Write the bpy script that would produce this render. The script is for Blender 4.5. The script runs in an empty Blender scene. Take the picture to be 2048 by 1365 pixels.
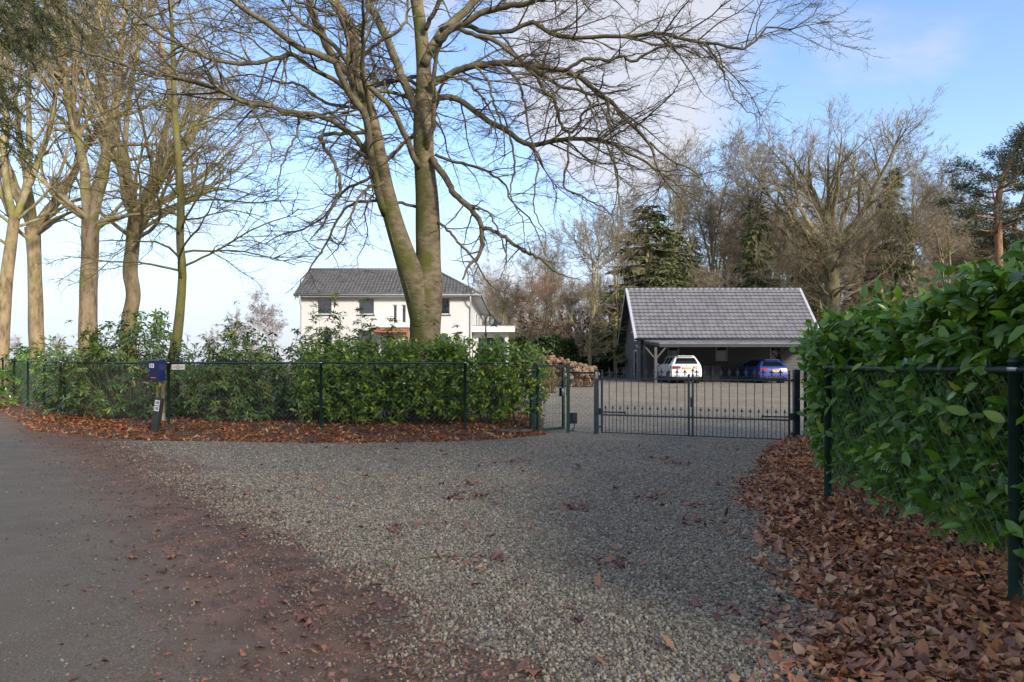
import bpy, bmesh, math, random
import numpy as np
from mathutils import Matrix, Vector

# ---------------------------------------------------------------- camera, sky, sun
SC = bpy.context.scene
COL = SC.collection
R = math.radians
cam_data = bpy.data.cameras.new('camera')
cam_data.sensor_width = 36.0
cam_data.lens = 24.0
cam_data.shift_y = 0.0222
cam_data.clip_start = 0.05
cam_data.clip_end = 3000
cam = bpy.data.objects.new('camera', cam_data)
cam.location = (0, 0, 1.5)
cam.rotation_euler = (R(90), 0, 0)
COL.objects.link(cam)
SC.camera = cam

SUN_EL, SUN_DIR = 25.0, np.array([0.62, -0.78])          # towards the sun (x, y)
SUN_DIR = SUN_DIR / np.linalg.norm(SUN_DIR)
sv = Vector((SUN_DIR[0] * math.cos(R(SUN_EL)), SUN_DIR[1] * math.cos(R(SUN_EL)), math.sin(R(SUN_EL))))
sun_data = bpy.data.lights.new('sun', 'SUN')
sun_data.energy = 2.2
sun_data.angle = R(10.0)
sun_data.color = (1.0, 0.91, 0.78)
sun = bpy.data.objects.new('sun', sun_data)
sun.rotation_euler = sv.to_track_quat('Z', 'Y').to_euler()
sun.location = (20, -30, 30)
COL.objects.link(sun)

world = bpy.data.worlds.new('World')
SC.world = world
world.use_nodes = True
wt = world.node_tree
wt.nodes.clear()
def wn(t, **kw):
    n = wt.nodes.new(t)
    for k, v in kw.items():
        if k in n.inputs: n.inputs[k].default_value = v
        else: setattr(n, k, v)
    return n
wl = wt.links.new
w_out = wn('ShaderNodeOutputWorld')
w_bg = wn('ShaderNodeBackground', Strength=0.122)
w_sky = wn('ShaderNodeTexSky', sky_type='NISHITA', sun_disc=False)
w_sky.sun_elevation = R(SUN_EL)
w_sky.sun_rotation = math.atan2(SUN_DIR[0], SUN_DIR[1])
w_sky.altitude = 0.0
w_sky.air_density = 1.0
w_sky.dust_density = 0.3
w_sky.ozone_density = 1.6
w_tc = wn('ShaderNodeTexCoord')
w_map = wn('ShaderNodeMapping')
w_map.inputs['Location'].default_value = (0.55, 0.2, 0.1)
w_map.inputs['Scale'].default_value = (1.0, 1.0, 1.9)
w_n1 = wn('ShaderNodeTexNoise', Scale=2.3, Detail=7.0, Roughness=0.56)
w_n1.inputs['Distortion'].default_value = 0.35
wl(w_tc.outputs['Generated'], w_map.inputs['Vector'])
wl(w_map.outputs['Vector'], w_n1.inputs['Vector'])
# the large soft cloud behind the beech: noise lifted round its direction
def near_dir(px, py, lo, hi):
    v = Vector(((px - 1024) / 1365, 1.0, (728 - py) / 1365)).normalized()
    d = wn('ShaderNodeVectorMath', operation='DOT_PRODUCT')
    d.inputs[1].default_value = v
    wl(w_tc.outputs['Generated'], d.inputs[0])
    m = wn('ShaderNodeMapRange', interpolation_type='SMOOTHSTEP')
    m.inputs['From Min'].default_value = lo
    m.inputs['From Max'].default_value = hi
    wl(d.outputs['Value'], m.inputs['Value'])
    return m.outputs['Result']
def wmath(op, a, b):
    n = wn('ShaderNodeMath', operation=op)
    for i, x in enumerate((a, b)):
        if isinstance(x, (int, float)): n.inputs[i].default_value = x
        else: wl(x, n.inputs[i])
    return n.outputs[0]
bias = wmath('MULTIPLY', near_dir(1270, 130, 0.978, 0.995), 0.24)
bias = wmath('ADD', bias, wmath('MULTIPLY', near_dir(1800, -10, 0.985, 0.998), 0.14))
for bx, by, lo_, hi_, am in ((1720, 260, .955, .988, -.30), (430, 60, .965, .995, -.22), (980, 330, .975, .998, -.10)):
    bias = wmath('ADD', bias, wmath('MULTIPLY', near_dir(bx, by, lo_, hi_), am))
w_sum = wmath('ADD', w_n1.outputs['Fac'], bias)
w_r = wn('ShaderNodeMapRange', interpolation_type='SMOOTHSTEP')
w_r.inputs['From Min'].default_value = 0.38
w_r.inputs['From Max'].default_value = 0.64
wl(w_sum, w_r.inputs['Value'])
# thin pale veil that thickens to the horizon
w_sep = wn('ShaderNodeSeparateXYZ')
wl(w_tc.outputs['Generated'], w_sep.inputs[0])
w_h = wn('ShaderNodeMapRange', interpolation_type='SMOOTHSTEP')
w_h.inputs['From Min'].default_value = 0.32
w_h.inputs['From Max'].default_value = -0.02
w_h.inputs['To Max'].default_value = 0.93
wl(w_sep.outputs['Z'], w_h.inputs['Value'])
w_mix = wn('ShaderNodeMix', data_type='RGBA')
w_mix.inputs['B'].default_value = (1.95, 2.28, 2.85, 1)
wl(w_h.outputs['Result'], w_mix.inputs['Factor'])
w_tint = wn('ShaderNodeMix', data_type='RGBA', blend_type='MULTIPLY')
w_tint.inputs['Factor'].default_value = 1.0
w_tint.inputs['B'].default_value = (0.93, 0.95, 1.02, 1)
wl(w_sky.outputs['Color'], w_tint.inputs['A'])
wl(w_tint.outputs['Result'], w_mix.inputs['A'])
w_mx2 = wn('ShaderNodeMix', data_type='RGBA')
w_mx2.inputs['B'].default_value = (2.65, 2.64, 2.82, 1)
wl(wmath('MULTIPLY', w_r.outputs['Result'], 0.85), w_mx2.inputs['Factor'])
wl(w_mix.outputs['Result'], w_mx2.inputs['A'])
wl(w_mx2.outputs['Result'], w_bg.inputs['Color'])
wl(w_bg.outputs['Background'], w_out.inputs['Surface'])

SC.view_settings.view_transform = 'Standard'
SC.view_settings.look = 'None'
SC.view_settings.gamma = 1.0
SC.view_settings.use_curve_mapping = False
SC.view_settings.exposure = 1.36
SC.cycles.max_bounces = 6
SC.cycles.diffuse_bounces = 3
SC.cycles.glossy_bounces = 3
SC.cycles.transparent_max_bounces = 4

# ---------------------------------------------------------------- helpers
rng = np.random.default_rng(11)
random.seed(5)
def P(px, py, d):
    """point seen at pixel (px, py) of the 2048-wide photograph, d metres away along the view axis"""
    return np.array([(px - 1024) / 1365 * d, d, 1.5 + (728 - py) / 1365 * d])
def smooth(t):
    t = np.clip(t, 0, 1)
    return t * t * (3 - 2 * t)
def zg(x, y):
    return 0.33 * smooth((np.asarray(y, float) - 15) / 25) + 0.07 * smooth((np.asarray(y, float) - 40) / 10)
def nrm(v):
    return v / np.maximum(np.linalg.norm(v, axis=-1, keepdims=True), 1e-9)

def mesh_np(name, V, faces, smooth_=False, attrs=None):
    """V (n,3); faces: list of int arrays (m,k)"""
    me = bpy.data.meshes.new(name)
    V = np.asarray(V, np.float32)
    faces = [np.asarray(f, np.int32) for f in faces if len(f)]
    nl = sum(f.size for f in faces)
    npoly = sum(len(f) for f in faces)
    me.vertices.add(len(V)); me.vertices.foreach_set('co', V.ravel())
    me.loops.add(nl); me.polygons.add(npoly)
    if npoly:
        me.loops.foreach_set('vertex_index', np.concatenate([f.ravel() for f in faces]))
        tot = np.concatenate([np.full(len(f), f.shape[1], np.int32) for f in faces])
        start = np.concatenate([[0], np.cumsum(tot)[:-1]]).astype(np.int32)
        me.polygons.foreach_set('loop_start', start)
        me.polygons.foreach_set('loop_total', tot)
        me.polygons.foreach_set('use_smooth', np.full(npoly, bool(smooth_)))
    for k, a in (attrs or {}).items():
        a = np.asarray(a, np.float32)
        if a.ndim == 1:
            me.attributes.new(k, 'FLOAT', 'POINT').data.foreach_set('value', a)
        else:
            me.attributes.new(k, 'FLOAT_VECTOR', 'POINT').data.foreach_set('vector', a.ravel())
    me.update(calc_edges=True)
    return me

class Geo:
    """collects vertices and faces of ONE object"""
    def __init__(s): s.V, s.F, s.n, s.A = [], {}, 0, []
    def add(s, V, *faces, rnd=0.0):
        V = np.asarray(V, float).reshape(-1, 3)
        for f in faces:
            f = np.asarray(f, int)
            if f.size: s.F.setdefault(f.shape[1], []).append(f + s.n)
        s.V.append(V); s.n += len(V)
        s.A.append(np.broadcast_to(np.asarray(rnd, float), (len(V),)))
        return s
    def box(s, x0, x1, y0, y1, z0, z1, M=None):
        V = np.array([(x, y, z) for x in (x0, x1) for y in (y0, y1) for z in (z0, z1)], float)
        if M is not None: V = V @ np.asarray(M)[:3, :3].T + np.asarray(M)[:3, 3]
        return s.add(V, [(0, 1, 3, 2), (4, 6, 7, 5), (0, 4, 5, 1), (2, 3, 7, 6), (0, 2, 6, 4), (1, 5, 7, 3)])
    def beam(s, a, b, w, h=None, up=(0, 0, 1)):
        a, b = np.asarray(a, float), np.asarray(b, float); h = h or w
        t = nrm(b - a); u = np.cross(up, t)
        if np.linalg.norm(u) < 1e-4: u = np.array([1.0, 0, 0])
        u = nrm(u); v = np.cross(t, u)
        V = [p + u * sx * w / 2 + v * sy * h / 2 for p in (a, b) for sx, sy in ((-1, -1), (1, -1), (1, 1), (-1, 1))]
        return s.add(V, [(0, 3, 2, 1), (4, 5, 6, 7), (0, 1, 5, 4), (1, 2, 6, 5), (2, 3, 7, 6), (3, 0, 4, 7)])
    def tube(s, pts, r, k=8, caps=True, rnd=0.0):
        pts = np.asarray(pts, float); r = np.broadcast_to(np.asarray(r, float), (len(pts),))
        V, Q = tubes(pts[None], r[None], k)
        s.add(V, Q, rnd=rnd)
        if caps:
            m = len(pts); b = s.n - len(V)
            s.F.setdefault(k, []).append(np.array([list(range(b + k - 1, b - 1, -1)), list(range(b + (m - 1) * k, b + m * k))]))
        return s
    def lathe(s, prof, c=(0, 0, 0), k=12, axis='z'):
        prof = np.asarray(prof, float); m = len(prof)
        a = np.arange(k) * 2 * np.pi / k
        V = np.stack([prof[:, None, 0] * np.cos(a), prof[:, None, 0] * np.sin(a), np.repeat(prof[:, 1:2], k, 1)], -1).reshape(-1, 3)
        if axis == 'x': V = V[:, [2, 0, 1]]
        if axis == 'y': V = V[:, [1, 2, 0]]
        return s.add(V + np.asarray(c, float), grid_quads(1, m, k, closed=True))
    def prism(s, poly, d, origin=(0, 0, 0), U=(1, 0, 0), W=(0, 0, 1)):
        """outline poly (u,w) extruded d along U x W"""
        U, W, O = (np.asarray(v, float) for v in (U, W, origin))
        Nn = np.cross(U, W); n = len(poly)
        base = np.array([O + U * p[0] + W * p[1] for p in poly])
        s.add(np.vstack([base, base + Nn * d]), [[i, (i + 1) % n, n + (i + 1) % n, n + i] for i in range(n)])
        b = s.n - 2 * n
        s.F.setdefault(n, []).append(np.array([list(range(b + n - 1, b - 1, -1)), list(range(b + n, b + 2 * n))]))
        return s
    def mesh(s, name, smooth_=False):
        V = np.vstack(s.V) if s.V else np.zeros((0, 3))
        return mesh_np(name, V, [np.vstack(f) for f in s.F.values()], smooth_, {'rnd': np.concatenate(s.A) if s.A else np.zeros(0)})

def grid_quads(N, m, k, closed=True):
    i = np.arange(m - 1)[:, None]; j = np.arange(k if closed else k - 1)[None]
    a = i * k + j; b = i * k + (j + 1) % k
    q = np.stack([a, b, b + k, a + k], -1).reshape(-1, 4)
    return (q[None] + (np.arange(N) * m * k)[:, None, None]).reshape(-1, 4)
def tubes(Pt, Rd, k):
    """Pt (N,m,3), Rd (N,m) -> verts, quads"""
    N, m, _ = Pt.shape
    T = nrm(np.gradient(Pt, axis=1))
    mean = nrm(Pt[:, -1] - Pt[:, 0] + 1e-6)
    ref = np.where(np.abs(mean[:, 2:3]) < 0.75, np.array([[0, 0, 1.0]]), np.array([[1.0, 0, 0]]))
    U = nrm(np.cross(T, ref[:, None, :])); W = np.cross(T, U)
    a = np.arange(k) * 2 * np.pi / k
    V = Pt[:, :, None] + Rd[:, :, None, None] * (np.cos(a)[:, None] * U[:, :, None] + np.sin(a)[:, None] * W[:, :, None])
    return V.reshape(-1, 3), grid_quads(N, m, k)

def link(name, me, m=None, parent=None, loc=None):
    o = bpy.data.objects.new(name, me); COL.objects.link(o)
    if m is not None and me is not None and len(me.materials) == 0: me.materials.append(m)
    if parent is not None: o.parent = parent
    if loc is not None: o.location = loc
    return o
def obj(name, geo, m, parent=None, smooth_=False, kind=None, loc=None, label=None):
    o = link(name, geo.mesh(name, smooth_) if isinstance(geo, Geo) else geo, m, parent, loc)
    if kind: o['kind'] = kind
    if label: o['label'] = label
    return o
def tag(o, label, cat, group=None):
    o['label'] = label; o['category'] = cat
    if group: o['group'] = group
    return o
def thing(name, label, cat, loc=(0, 0, 0), rotz=0.0, group=None):
    o = bpy.data.objects.new(name, None); COL.objects.link(o)
    o.empty_display_size = 0.2
    o.location = [float(v) for v in loc]; o.rotation_euler = (0, 0, rotz)
    return tag(o, label, cat, group)
def copy_tree(o, parent=None):
    c = o.copy(); COL.objects.link(c)
    if parent is not None: c.parent = parent
    for ch in list(o.children): copy_tree(ch, c)
    return c
def catmull(pts, n):
    """smooth resample of a polyline (any columns) to n points"""
    p = np.asarray(pts, float)
    seg = np.linalg.norm(np.diff(p[:, :3], axis=0), axis=1)
    t = np.concatenate([[0], np.cumsum(np.maximum(seg, 1e-6))]); u = np.linspace(0, t[-1], n)
    pp = np.vstack([2 * p[0] - p[1], p, 2 * p[-1] - p[-2]])
    i = np.clip(np.searchsorted(t, u, side='right') - 1, 0, len(p) - 2)
    s = ((u - t[i]) / (t[i + 1] - t[i]))[:, None]
    p0, p1, p2, p3 = pp[i], pp[i + 1], pp[i + 2], pp[i + 3]
    return 0.5 * (2 * p1 + (p2 - p0) * s + (2 * p0 - 5 * p1 + 4 * p2 - p3) * s ** 2 + (3 * p1 - p0 - 3 * p2 + p3) * s ** 3)

# ---------------------------------------------------------------- materials
class NT:
    def __init__(s, name):
        s.m = bpy.data.materials.new(name); s.m.use_nodes = True
        s.t = s.m.node_tree; s.t.nodes.clear()
        s.out = s.n('ShaderNodeOutputMaterial')
        s.b = s.n('ShaderNodeBsdfPrincipled')
        s.l(s.b.outputs[0], s.out.inputs['Surface'])
        s._pos = None
    def n(s, t, **kw):
        n = s.t.nodes.new(t)
        for k, v in kw.items():
            if k in n.inputs: n.inputs[k].default_value = v
            else: setattr(n, k, v)
        return n
    def l(s, a, b): s.t.links.new(a, b)
    def pos(s):
        if s._pos is None: s._pos = s.n('ShaderNodeNewGeometry').outputs['Position']
        return s._pos
    def objpos(s): return s.n('ShaderNodeTexCoord').outputs['Object']
    def scaled(s, v, sc):
        n = s.n('ShaderNodeMapping'); n.inputs['Scale'].default_value = sc; s.l(v, n.inputs['Vector']); return n.outputs[0]
    def noise(s, scale, detail=4, rough=0.55, vec=None, dist=0.0):
        n = s.n('ShaderNodeTexNoise', Scale=scale, Detail=detail, Roughness=rough, Distortion=dist)
        s.l(vec if vec is not None else s.pos(), n.inputs['Vector']); return n.outputs['Fac']
    def math(s, op, a, b=0.0, clamp=False):
        n = s.n('ShaderNodeMath', operation=op, use_clamp=clamp)
        for i, x in enumerate((a, b)):
            if isinstance(x, (int, float)): n.inputs[i].default_value = x
            else: s.l(x, n.inputs[i])
        return n.outputs[0]
    def ramp(s, f, stops, interp='LINEAR'):
        n = s.n('ShaderNodeValToRGB'); cr = n.color_ramp; cr.interpolation = interp
        while len(cr.elements) < len(stops): cr.elements.new(0.5)
        for e, (p, c) in zip(cr.elements, stops):
            e.position = p; e.color = (c, c, c, 1) if isinstance(c, (int, float)) else (*c, 1)
        s.l(f, n.inputs['Fac']); return n.outputs['Color']
    def mix(s, f, a, b, blend='MIX'):
        n = s.n('ShaderNodeMix', data_type='RGBA', blend_type=blend)
        for k, x in (('Factor', f), ('A', a), ('B', b)):
            if isinstance(x, tuple): n.inputs[k].default_value = (*x, 1)
            elif isinstance(x, (int, float)): n.inputs[k].default_value = x
            else: s.l(x, n.inputs[k])
        return n.outputs['Result']
    def step(s, f, lo, hi):
        n = s.n('ShaderNodeMapRange', interpolation_type='SMOOTHSTEP'); n.inputs['From Min'].default_value = lo
        n.inputs['From Max'].default_value = hi; s.l(f, n.inputs['Value']); return n.outputs['Result']
    def attr(s, name):
        return s.n('ShaderNodeAttribute', attribute_name=name).outputs['Fac']
    def objrnd(s): return s.n('ShaderNodeObjectInfo').outputs['Random']
    def set(s, color=None, rough=None, bump=None, bstr=0.3, bdist=0.02, **kw):
        for key, v in (('Base Color', color), ('Roughness', rough)):
            if v is None: continue
            if isinstance(v, tuple): s.b.inputs[key].default_value = (*v, 1)
            elif isinstance(v, (int, float)): s.b.inputs[key].default_value = v
            else: s.l(v, s.b.inputs[key])
        for k, v in kw.items(): s.b.inputs[k.replace('_', ' ')].default_value = v
        if bump is not None:
            n = s.n('ShaderNodeBump', Strength=bstr, Distance=bdist); s.l(bump, n.inputs['Height']); s.l(n.outputs[0], s.b.inputs['Normal'])
        return s.m

def simple(name, c, rough=0.6, var=0.25, scale=6.0, bscale=60.0, bstr=0.15, metallic=0.0, dirt=None, **kw):
    n = NT(name); p = n.objpos()
    f = n.noise(scale, 5, 0.6, p)
    lo = tuple(x * (1 - var) for x in c); hi = tuple(min(1, x * (1 + var)) for x in c)
    col = n.ramp(f, [(0.3, lo), (0.7, hi)])
    if dirt: col = n.mix(n.step(n.noise(scale * 0.6, 6, 0.65, p), 0.52, 0.75), col, dirt)
    r = n.ramp(n.noise(scale * 2, 4, 0.6, p), [(0.3, max(0, rough - .1)), (0.7, min(1, rough + .1))])
    return n.set(col, r, n.noise(bscale, 3, 0.6, p), bstr, 0.01, Metallic=metallic, **kw)

def leaf_mat(name, stops, rough=0.4, transl=0.25, spec=0.5):
    n = NT(name)
    f = n.math('FRACT', n.math('ADD', n.attr('rnd'), n.objrnd()))
    col = n.ramp(f, stops)
    col = n.mix(n.math('MULTIPLY', n.noise(9, 3), 0.5), col, n.mix(1.0, col, (0.55, 0.6, 0.5), 'MULTIPLY'))
    n.set(col, rough, n.noise(120, 2), 0.15, 0.002)
    n.b.inputs['Specular IOR Level'].default_value = spec
    tr = n.n('ShaderNodeBsdfTranslucent'); n.l(col, tr.inputs['Color'])
    mx = n.n('ShaderNodeMixShader'); mx.inputs[0].default_value = transl
    n.l(n.b.outputs[0], mx.inputs[1]); n.l(tr.outputs[0], mx.inputs[2]); n.l(mx.outputs[0], n.out.inputs['Surface'])
    return n.m

def bark_mat(name, base, dark, moss, moss_lo=0.5, moss_hi=0.68, ringy=0.0, side=None, rough=0.85, bscale=14):
    n = NT(name); p = n.pos()
    v = n.scaled(p, (1, 1, 0.35) if not ringy else (1, 1, 2.5))
    f = n.noise(5, 6, 0.62, v)
    col = n.ramp(f, [(0.35, dark), (0.5, base), (0.68, tuple(min(1, c * 1.35) for c in base))])
    mf = n.noise(1.6, 6, 0.6, p)
    if side is not None:      # algae grow on the weather side of the stem
        g = n.n('ShaderNodeNewGeometry')
        d = n.n('ShaderNodeVectorMath', operation='DOT_PRODUCT'); d.inputs[1].default_value = side
        n.l(g.outputs['Normal'], d.inputs[0])
        mf = n.math('ADD', mf, n.math('MULTIPLY', d.outputs['Value'], 0.22))
    col = n.mix(n.step(mf, moss_lo, moss_hi), col, n.mix(f, moss, tuple(c * 1.5 for c in moss)))
    col = n.mix(n.step(n.noise(9, 3, 0.5, p), 0.66, 0.74), col, tuple(min(1, c * 1.7) for c in base))
    return n.set(col, rough, n.math('ADD', n.noise(bscale, 6, 0.7, v), n.math('MULTIPLY', n.noise(bscale * 3, 4, 0.7, v), .5)), 0.8, 0.04)
# ---------------------------------------------------------------- ground, road, gravel
EDGE = np.array([(4.2, -4.5), (2.0, -1.2), (0.4, 1.1), (-1.1, 3.2), (-2.5, 5.2), (-4.5, 8.0), (-8.3, 12.6), (-14.6, 19.3), (-22, 27.5), (-40, 47), (-80, 92)])
EDGE = catmull(EDGE, 160)
def edge_dist(x, y):
    """signed distance from the edge of the asphalt, positive on the gravel side"""
    x = np.asarray(x, float); y = np.asarray(y, float)
    q = np.stack([x, y], -1).reshape(-1, 1, 2)
    d = np.linalg.norm(q - EDGE[None], axis=-1); i = np.clip(d.argmin(1), 1, len(EDGE) - 2)
    t = nrm(EDGE[i + 1] - EDGE[i - 1]); v = q[:, 0] - EDGE[i]
    return (t[:, 1] * v[:, 0] - t[:, 0] * v[:, 1]).reshape(x.shape)
def sheet(name, xs, ys, dz, m, keep=None, attr=True):
    X, Y = np.meshgrid(xs, ys); Z = zg(X, Y) + dz
    V = np.stack([X, Y, Z], -1).reshape(-1, 3)
    Q = grid_quads(1, len(ys), len(xs), closed=False)
    if keep is not None:
        c = V[Q].mean(1); Q = Q[keep(c[:, 0], c[:, 1])]
    me = mesh_np(name, V, [Q], True, {'edge': edge_dist(X, Y).ravel()} if attr else None)
    o = link(name, me, m); o['kind'] = 'structure'
    return o

# shared colour blocks
def mud_color(n):
    p = n.pos()
    c = n.ramp(n.noise(3.2, 7, 0.65), [(0.30, (0.085, 0.050, 0.028)), (0.48, (0.162, 0.090, 0.052)), (0.62, (0.239, 0.124, 0.071)), (0.8, (0.370, 0.177, 0.093))])
    return n.mix(n.step(n.noise(34, 5, 0.7), 0.50, 0.72), c, (0.19, 0.115, 0.085))

# forest floor under the trees, fading to meadow far off
n = NT('forest_floor')
c = n.ramp(n.noise(1.3, 8, 0.68), [(0.3, (0.035, 0.026, 0.016)), (0.5, (0.085, 0.055, 0.032)), (0.7, (0.13, 0.08, 0.045))])
c = n.mix(n.step(n.noise(0.12, 4), 0.5, 0.62), c, n.ramp(n.noise(2.0, 6), [(0.3, (0.05, 0.06, 0.02)), (0.7, (0.10, 0.10, 0.035))]))
M_floor = n.set(c, 0.95, n.noise(18, 6, 0.7), 0.6, 0.05)

# asphalt with washed-in mud along the edge
n = NT('asphalt'); e = n.attr('edge')
ag = n.noise(80, 3, 0.8)
c = n.ramp(ag, [(0.30, (0.085, 0.063, 0.041)), (0.52, (0.177, 0.134, 0.088)), (0.63, (0.268, 0.203, 0.134)), (0.74, (0.560, 0.442, 0.303))])
c = n.mix(0.5, c, n.mix(1.0, c, n.ramp(n.noise(0.9, 6, 0.62), [(0.3, 0.72), (0.7, 1.2)]), 'MULTIPLY'))
vo = n.n('ShaderNodeTexVoronoi', Scale=48.0, feature='F1'); n.l(n.pos(), vo.inputs['Vector'])
chip = n.step(vo.outputs['Distance'], 0.28, 0.18)
vc = n.n('ShaderNodeSeparateColor'); n.l(vo.outputs['Color'], vc.inputs[0])
c = n.mix(n.math('MULTIPLY', chip, n.step(vc.outputs[0], 0.93, 0.96)), c, (0.46, 0.45, 0.42))
# dry streaks far along the lane
strk = n.noise(1.0, 5, 0.6, n.scaled(n.pos(), (0.35, 1.6, 1)))
c = n.mix(n.math('MULTIPLY', n.step(strk, 0.52, 0.68), n.step(e, -2.2, -3.4)), c, (0.23, 0.20, 0.165))
mf = n.step(n.math('ADD', n.math('MULTIPLY', e, 0.62), n.noise(1.5, 7, 0.66)), 0.12, 0.62)
mf = n.math('MAXIMUM', mf, n.math('MULTIPLY', n.step(e, -0.10, 0.35), n.step(n.noise(9, 6, 0.7), 0.30, 0.5)))
c = n.mix(mf, c, mud_color(n))
M_asphalt = n.set(c, n.ramp(n.noise(2.5, 5), [(0.3, 0.55), (0.7, 0.82)]), n.math('ADD', ag, n.math('MULTIPLY', n.noise(45, 6, 0.7), n.math('MULTIPLY', mf, 2.0))), 0.55, 0.010)

# gravel
n = NT('gravel_bed'); e = n.attr('edge')
vo = n.n('ShaderNodeTexVoronoi', Scale=36.0, feature='F1'); n.l(n.pos(), vo.inputs['Vector'])
vc = n.n('ShaderNodeSeparateColor'); n.l(vo.outputs['Color'], vc.inputs[0])
c = n.ramp(vc.outputs[0], [(0.0, (0.147, 0.121, 0.085)), (0.45, (0.316, 0.260, 0.187)), (0.8, (0.455, 0.377, 0.270)), (1.0, (0.583, 0.541, 0.394))])
c = n.mix(1.0, c, n.ramp(vo.outputs['Distance'], [(0.35, 1.0), (0.75, 0.30)]), 'MULTIPLY')     # gaps between the stones darkened, their shade painted into the colour
c = n.mix(1.0, c, n.ramp(n.noise(0.55, 6, 0.6), [(0.32, 0.80), (0.68, 1.18)]), 'MULTIPLY')
c = n.mix(n.math('MULTIPLY', n.step(n.noise(2.2, 6, 0.7), 0.62, 0.72), 0.75), c, (0.21, 0.105, 0.085))
mf = n.step(n.math('ADD', n.math('MULTIPLY', e, -0.85), n.math('MULTIPLY', n.noise(1.15, 8, 0.7), 2.4)), 0.16, 0.42)
c = n.mix(mf, c, mud_color(n))
hgt = n.math('MULTIPLY', vo.outputs['Distance'], -1.0)
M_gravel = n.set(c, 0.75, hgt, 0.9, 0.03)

n = NT('lawn_grass')
c = n.ramp(n.noise(5, 6, 0.7), [(0.3, (0.10, 0.115, 0.02)), (0.55, (0.20, 0.21, 0.035)), (0.75, (0.30, 0.29, 0.06))])
M_lawn = n.set(c, 0.9, n.noise(60, 4), 0.5, 0.03)

gx = np.concatenate([np.linspace(-700, -60, 14), np.linspace(-55, 55, 56), np.linspace(60, 700, 14)])
gy = np.concatenate([np.linspace(-120, -4, 10), np.linspace(-2, 60, 63), np.linspace(64, 1500, 26)])
sheet('ground', gx, gy, 0.0, M_floor, attr=False)
# driveway: apron outside the gate and the court behind it
sheet('gravel_apron', np.linspace(-17, 6.6, 96), np.linspace(-4, 14.62, 76), 0.004, M_gravel)
sheet('gravel_court', np.linspace(0.5, 26, 52), np.linspace(14.62, 47, 66), 0.004, M_gravel)
sheet('lawn', np.linspace(-4, 8.2, 20), np.linspace(47.0, 64, 24), 0.006, M_lawn, attr=False)
# road strip
T_ = nrm(np.gradient(EDGE, axis=0)); Nn = np.stack([-T_[:, 1], T_[:, 0]], -1)     # away from the gravel
offs = np.linspace(-0.42, 5.2, 24)
Vr = EDGE[:, None] + Nn[:, None] * -0.0
Vr = EDGE[:, None, :] + offs[None, :, None] * np.where((edge_dist(*(EDGE + Nn).T) < 0)[:, None, None], Nn[:, None], -Nn[:, None])
Zr = zg(Vr[..., 0], Vr[..., 1]) + 0.010 + 0.02 * np.sin(np.clip((offs + 0.42) / 5.62, 0, 1) * np.pi)[None]
me = mesh_np('road', np.dstack([Vr, Zr]).reshape(-1, 3), [grid_quads(1, len(EDGE), len(offs), closed=False)[:, ::-1]], True,
             {'edge': np.repeat(-offs[None], len(EDGE), 0).ravel()})
link('road', me, M_asphalt)['kind'] = 'structure'

# ---------------------------------------------------------------- loose gravel stones (real stones near the camera)
LITX = ([1.0, 2.8, 3.2, 4.34, 6.17, 7.8, 11.0, 13.0, 14.6], [1.0, 1.15, 1.28, 1.78, 2.28, 2.62, 4.1, 5.15, 5.6])   # left edge of the leaf litter on the right
def litter_x(y): return np.interp(y, *LITX)
def noise2(x, y, s=1.0):
    return (np.sin(1.7 * s * x + 2.1 * s * y + 0.4) + np.sin(3.1 * s * x - 2.3 * s * y + 1.9) * .7 + np.sin(5.3 * s * x + 4.7 * s * y + 3.3) * .5
            + np.sin(-9.1 * s * x + 8.3 * s * y) * .35) / 2.55
pts = []
for y0, y1, dens in ((2.7, 4.2, 3400), (4.2, 5.6, 2800), (5.6, 7.5, 2000), (7.5, 9.5, 1100), (9.5, 13.2, 420)):
    x0, x1 = -0.78 * y1 - .2, 5.3
    cnt = int((x1 - x0) * (y1 - y0) * dens)
    q = np.stack([rng.uniform(x0, x1, cnt), rng.uniform(y0, y1, cnt)], -1)
    ed = edge_dist(q[:, 0], q[:, 1])
    keep = (ed + 0.38 * noise2(q[:, 0], q[:, 1], 1.3) + rng.normal(0, .13, cnt) > np.interp(q[:, 1], [3, 4.5, 7, 10], [.95, .80, .58, .46])) & (q[:, 0] < litter_x(q[:, 1]) + rng.normal(0.15, .15, cnt)) & (np.abs(q[:, 0]) < 0.79 * q[:, 1])
    # worn patches where trodden leaves hide the stones
    keep &= ~(noise2(q[:, 0] + 7, q[:, 1], 1.1) > 0.86)
    pts.append(q[keep])
pts = np.vstack(pts)
Vp = np.column_stack([pts, zg(pts[:, 0], pts[:, 1]) + 0.006])
me = mesh_np('gravel', Vp, [], False, {'rot': rng.uniform(0, 6.28, (len(Vp), 3)), 'scl': np.clip(rng.lognormal(math.log(0.0108), 0.28, len(Vp)), .006, .026)})
n = NT('gravel_stone')
rr = n.objrnd()
c = n.ramp(rr, [(0.0, (0.107, 0.089, 0.064)), (0.35, (0.210, 0.175, 0.127)), (0.7, (0.316, 0.266, 0.193)), (0.95, (0.417, 0.352, 0.254)), (1.0, (0.490, 0.458, 0.339))])
c = n.mix(n.math('MULTIPLY', n.step(n.noise(1.5, 5, 0.65), 0.52, 0.72), 0.45), c, (0.16, 0.10, 0.085))
M_stone = n.set(c, 0.6, n.noise(160, 3, 0.6), 0.4, 0.003)
stone_col = bpy.data.collections.new('gravel_stones')
ico = bmesh.new(); bmesh.ops.create_icosphere(ico, subdivisions=1, radius=1.0)
base_v = np.array([v.co[:] for v in ico.verts]); base_f = np.array([[v.index for v in f.verts] for f in ico.faces]); ico.free()
ICO1 = (base_v, base_f)
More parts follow.
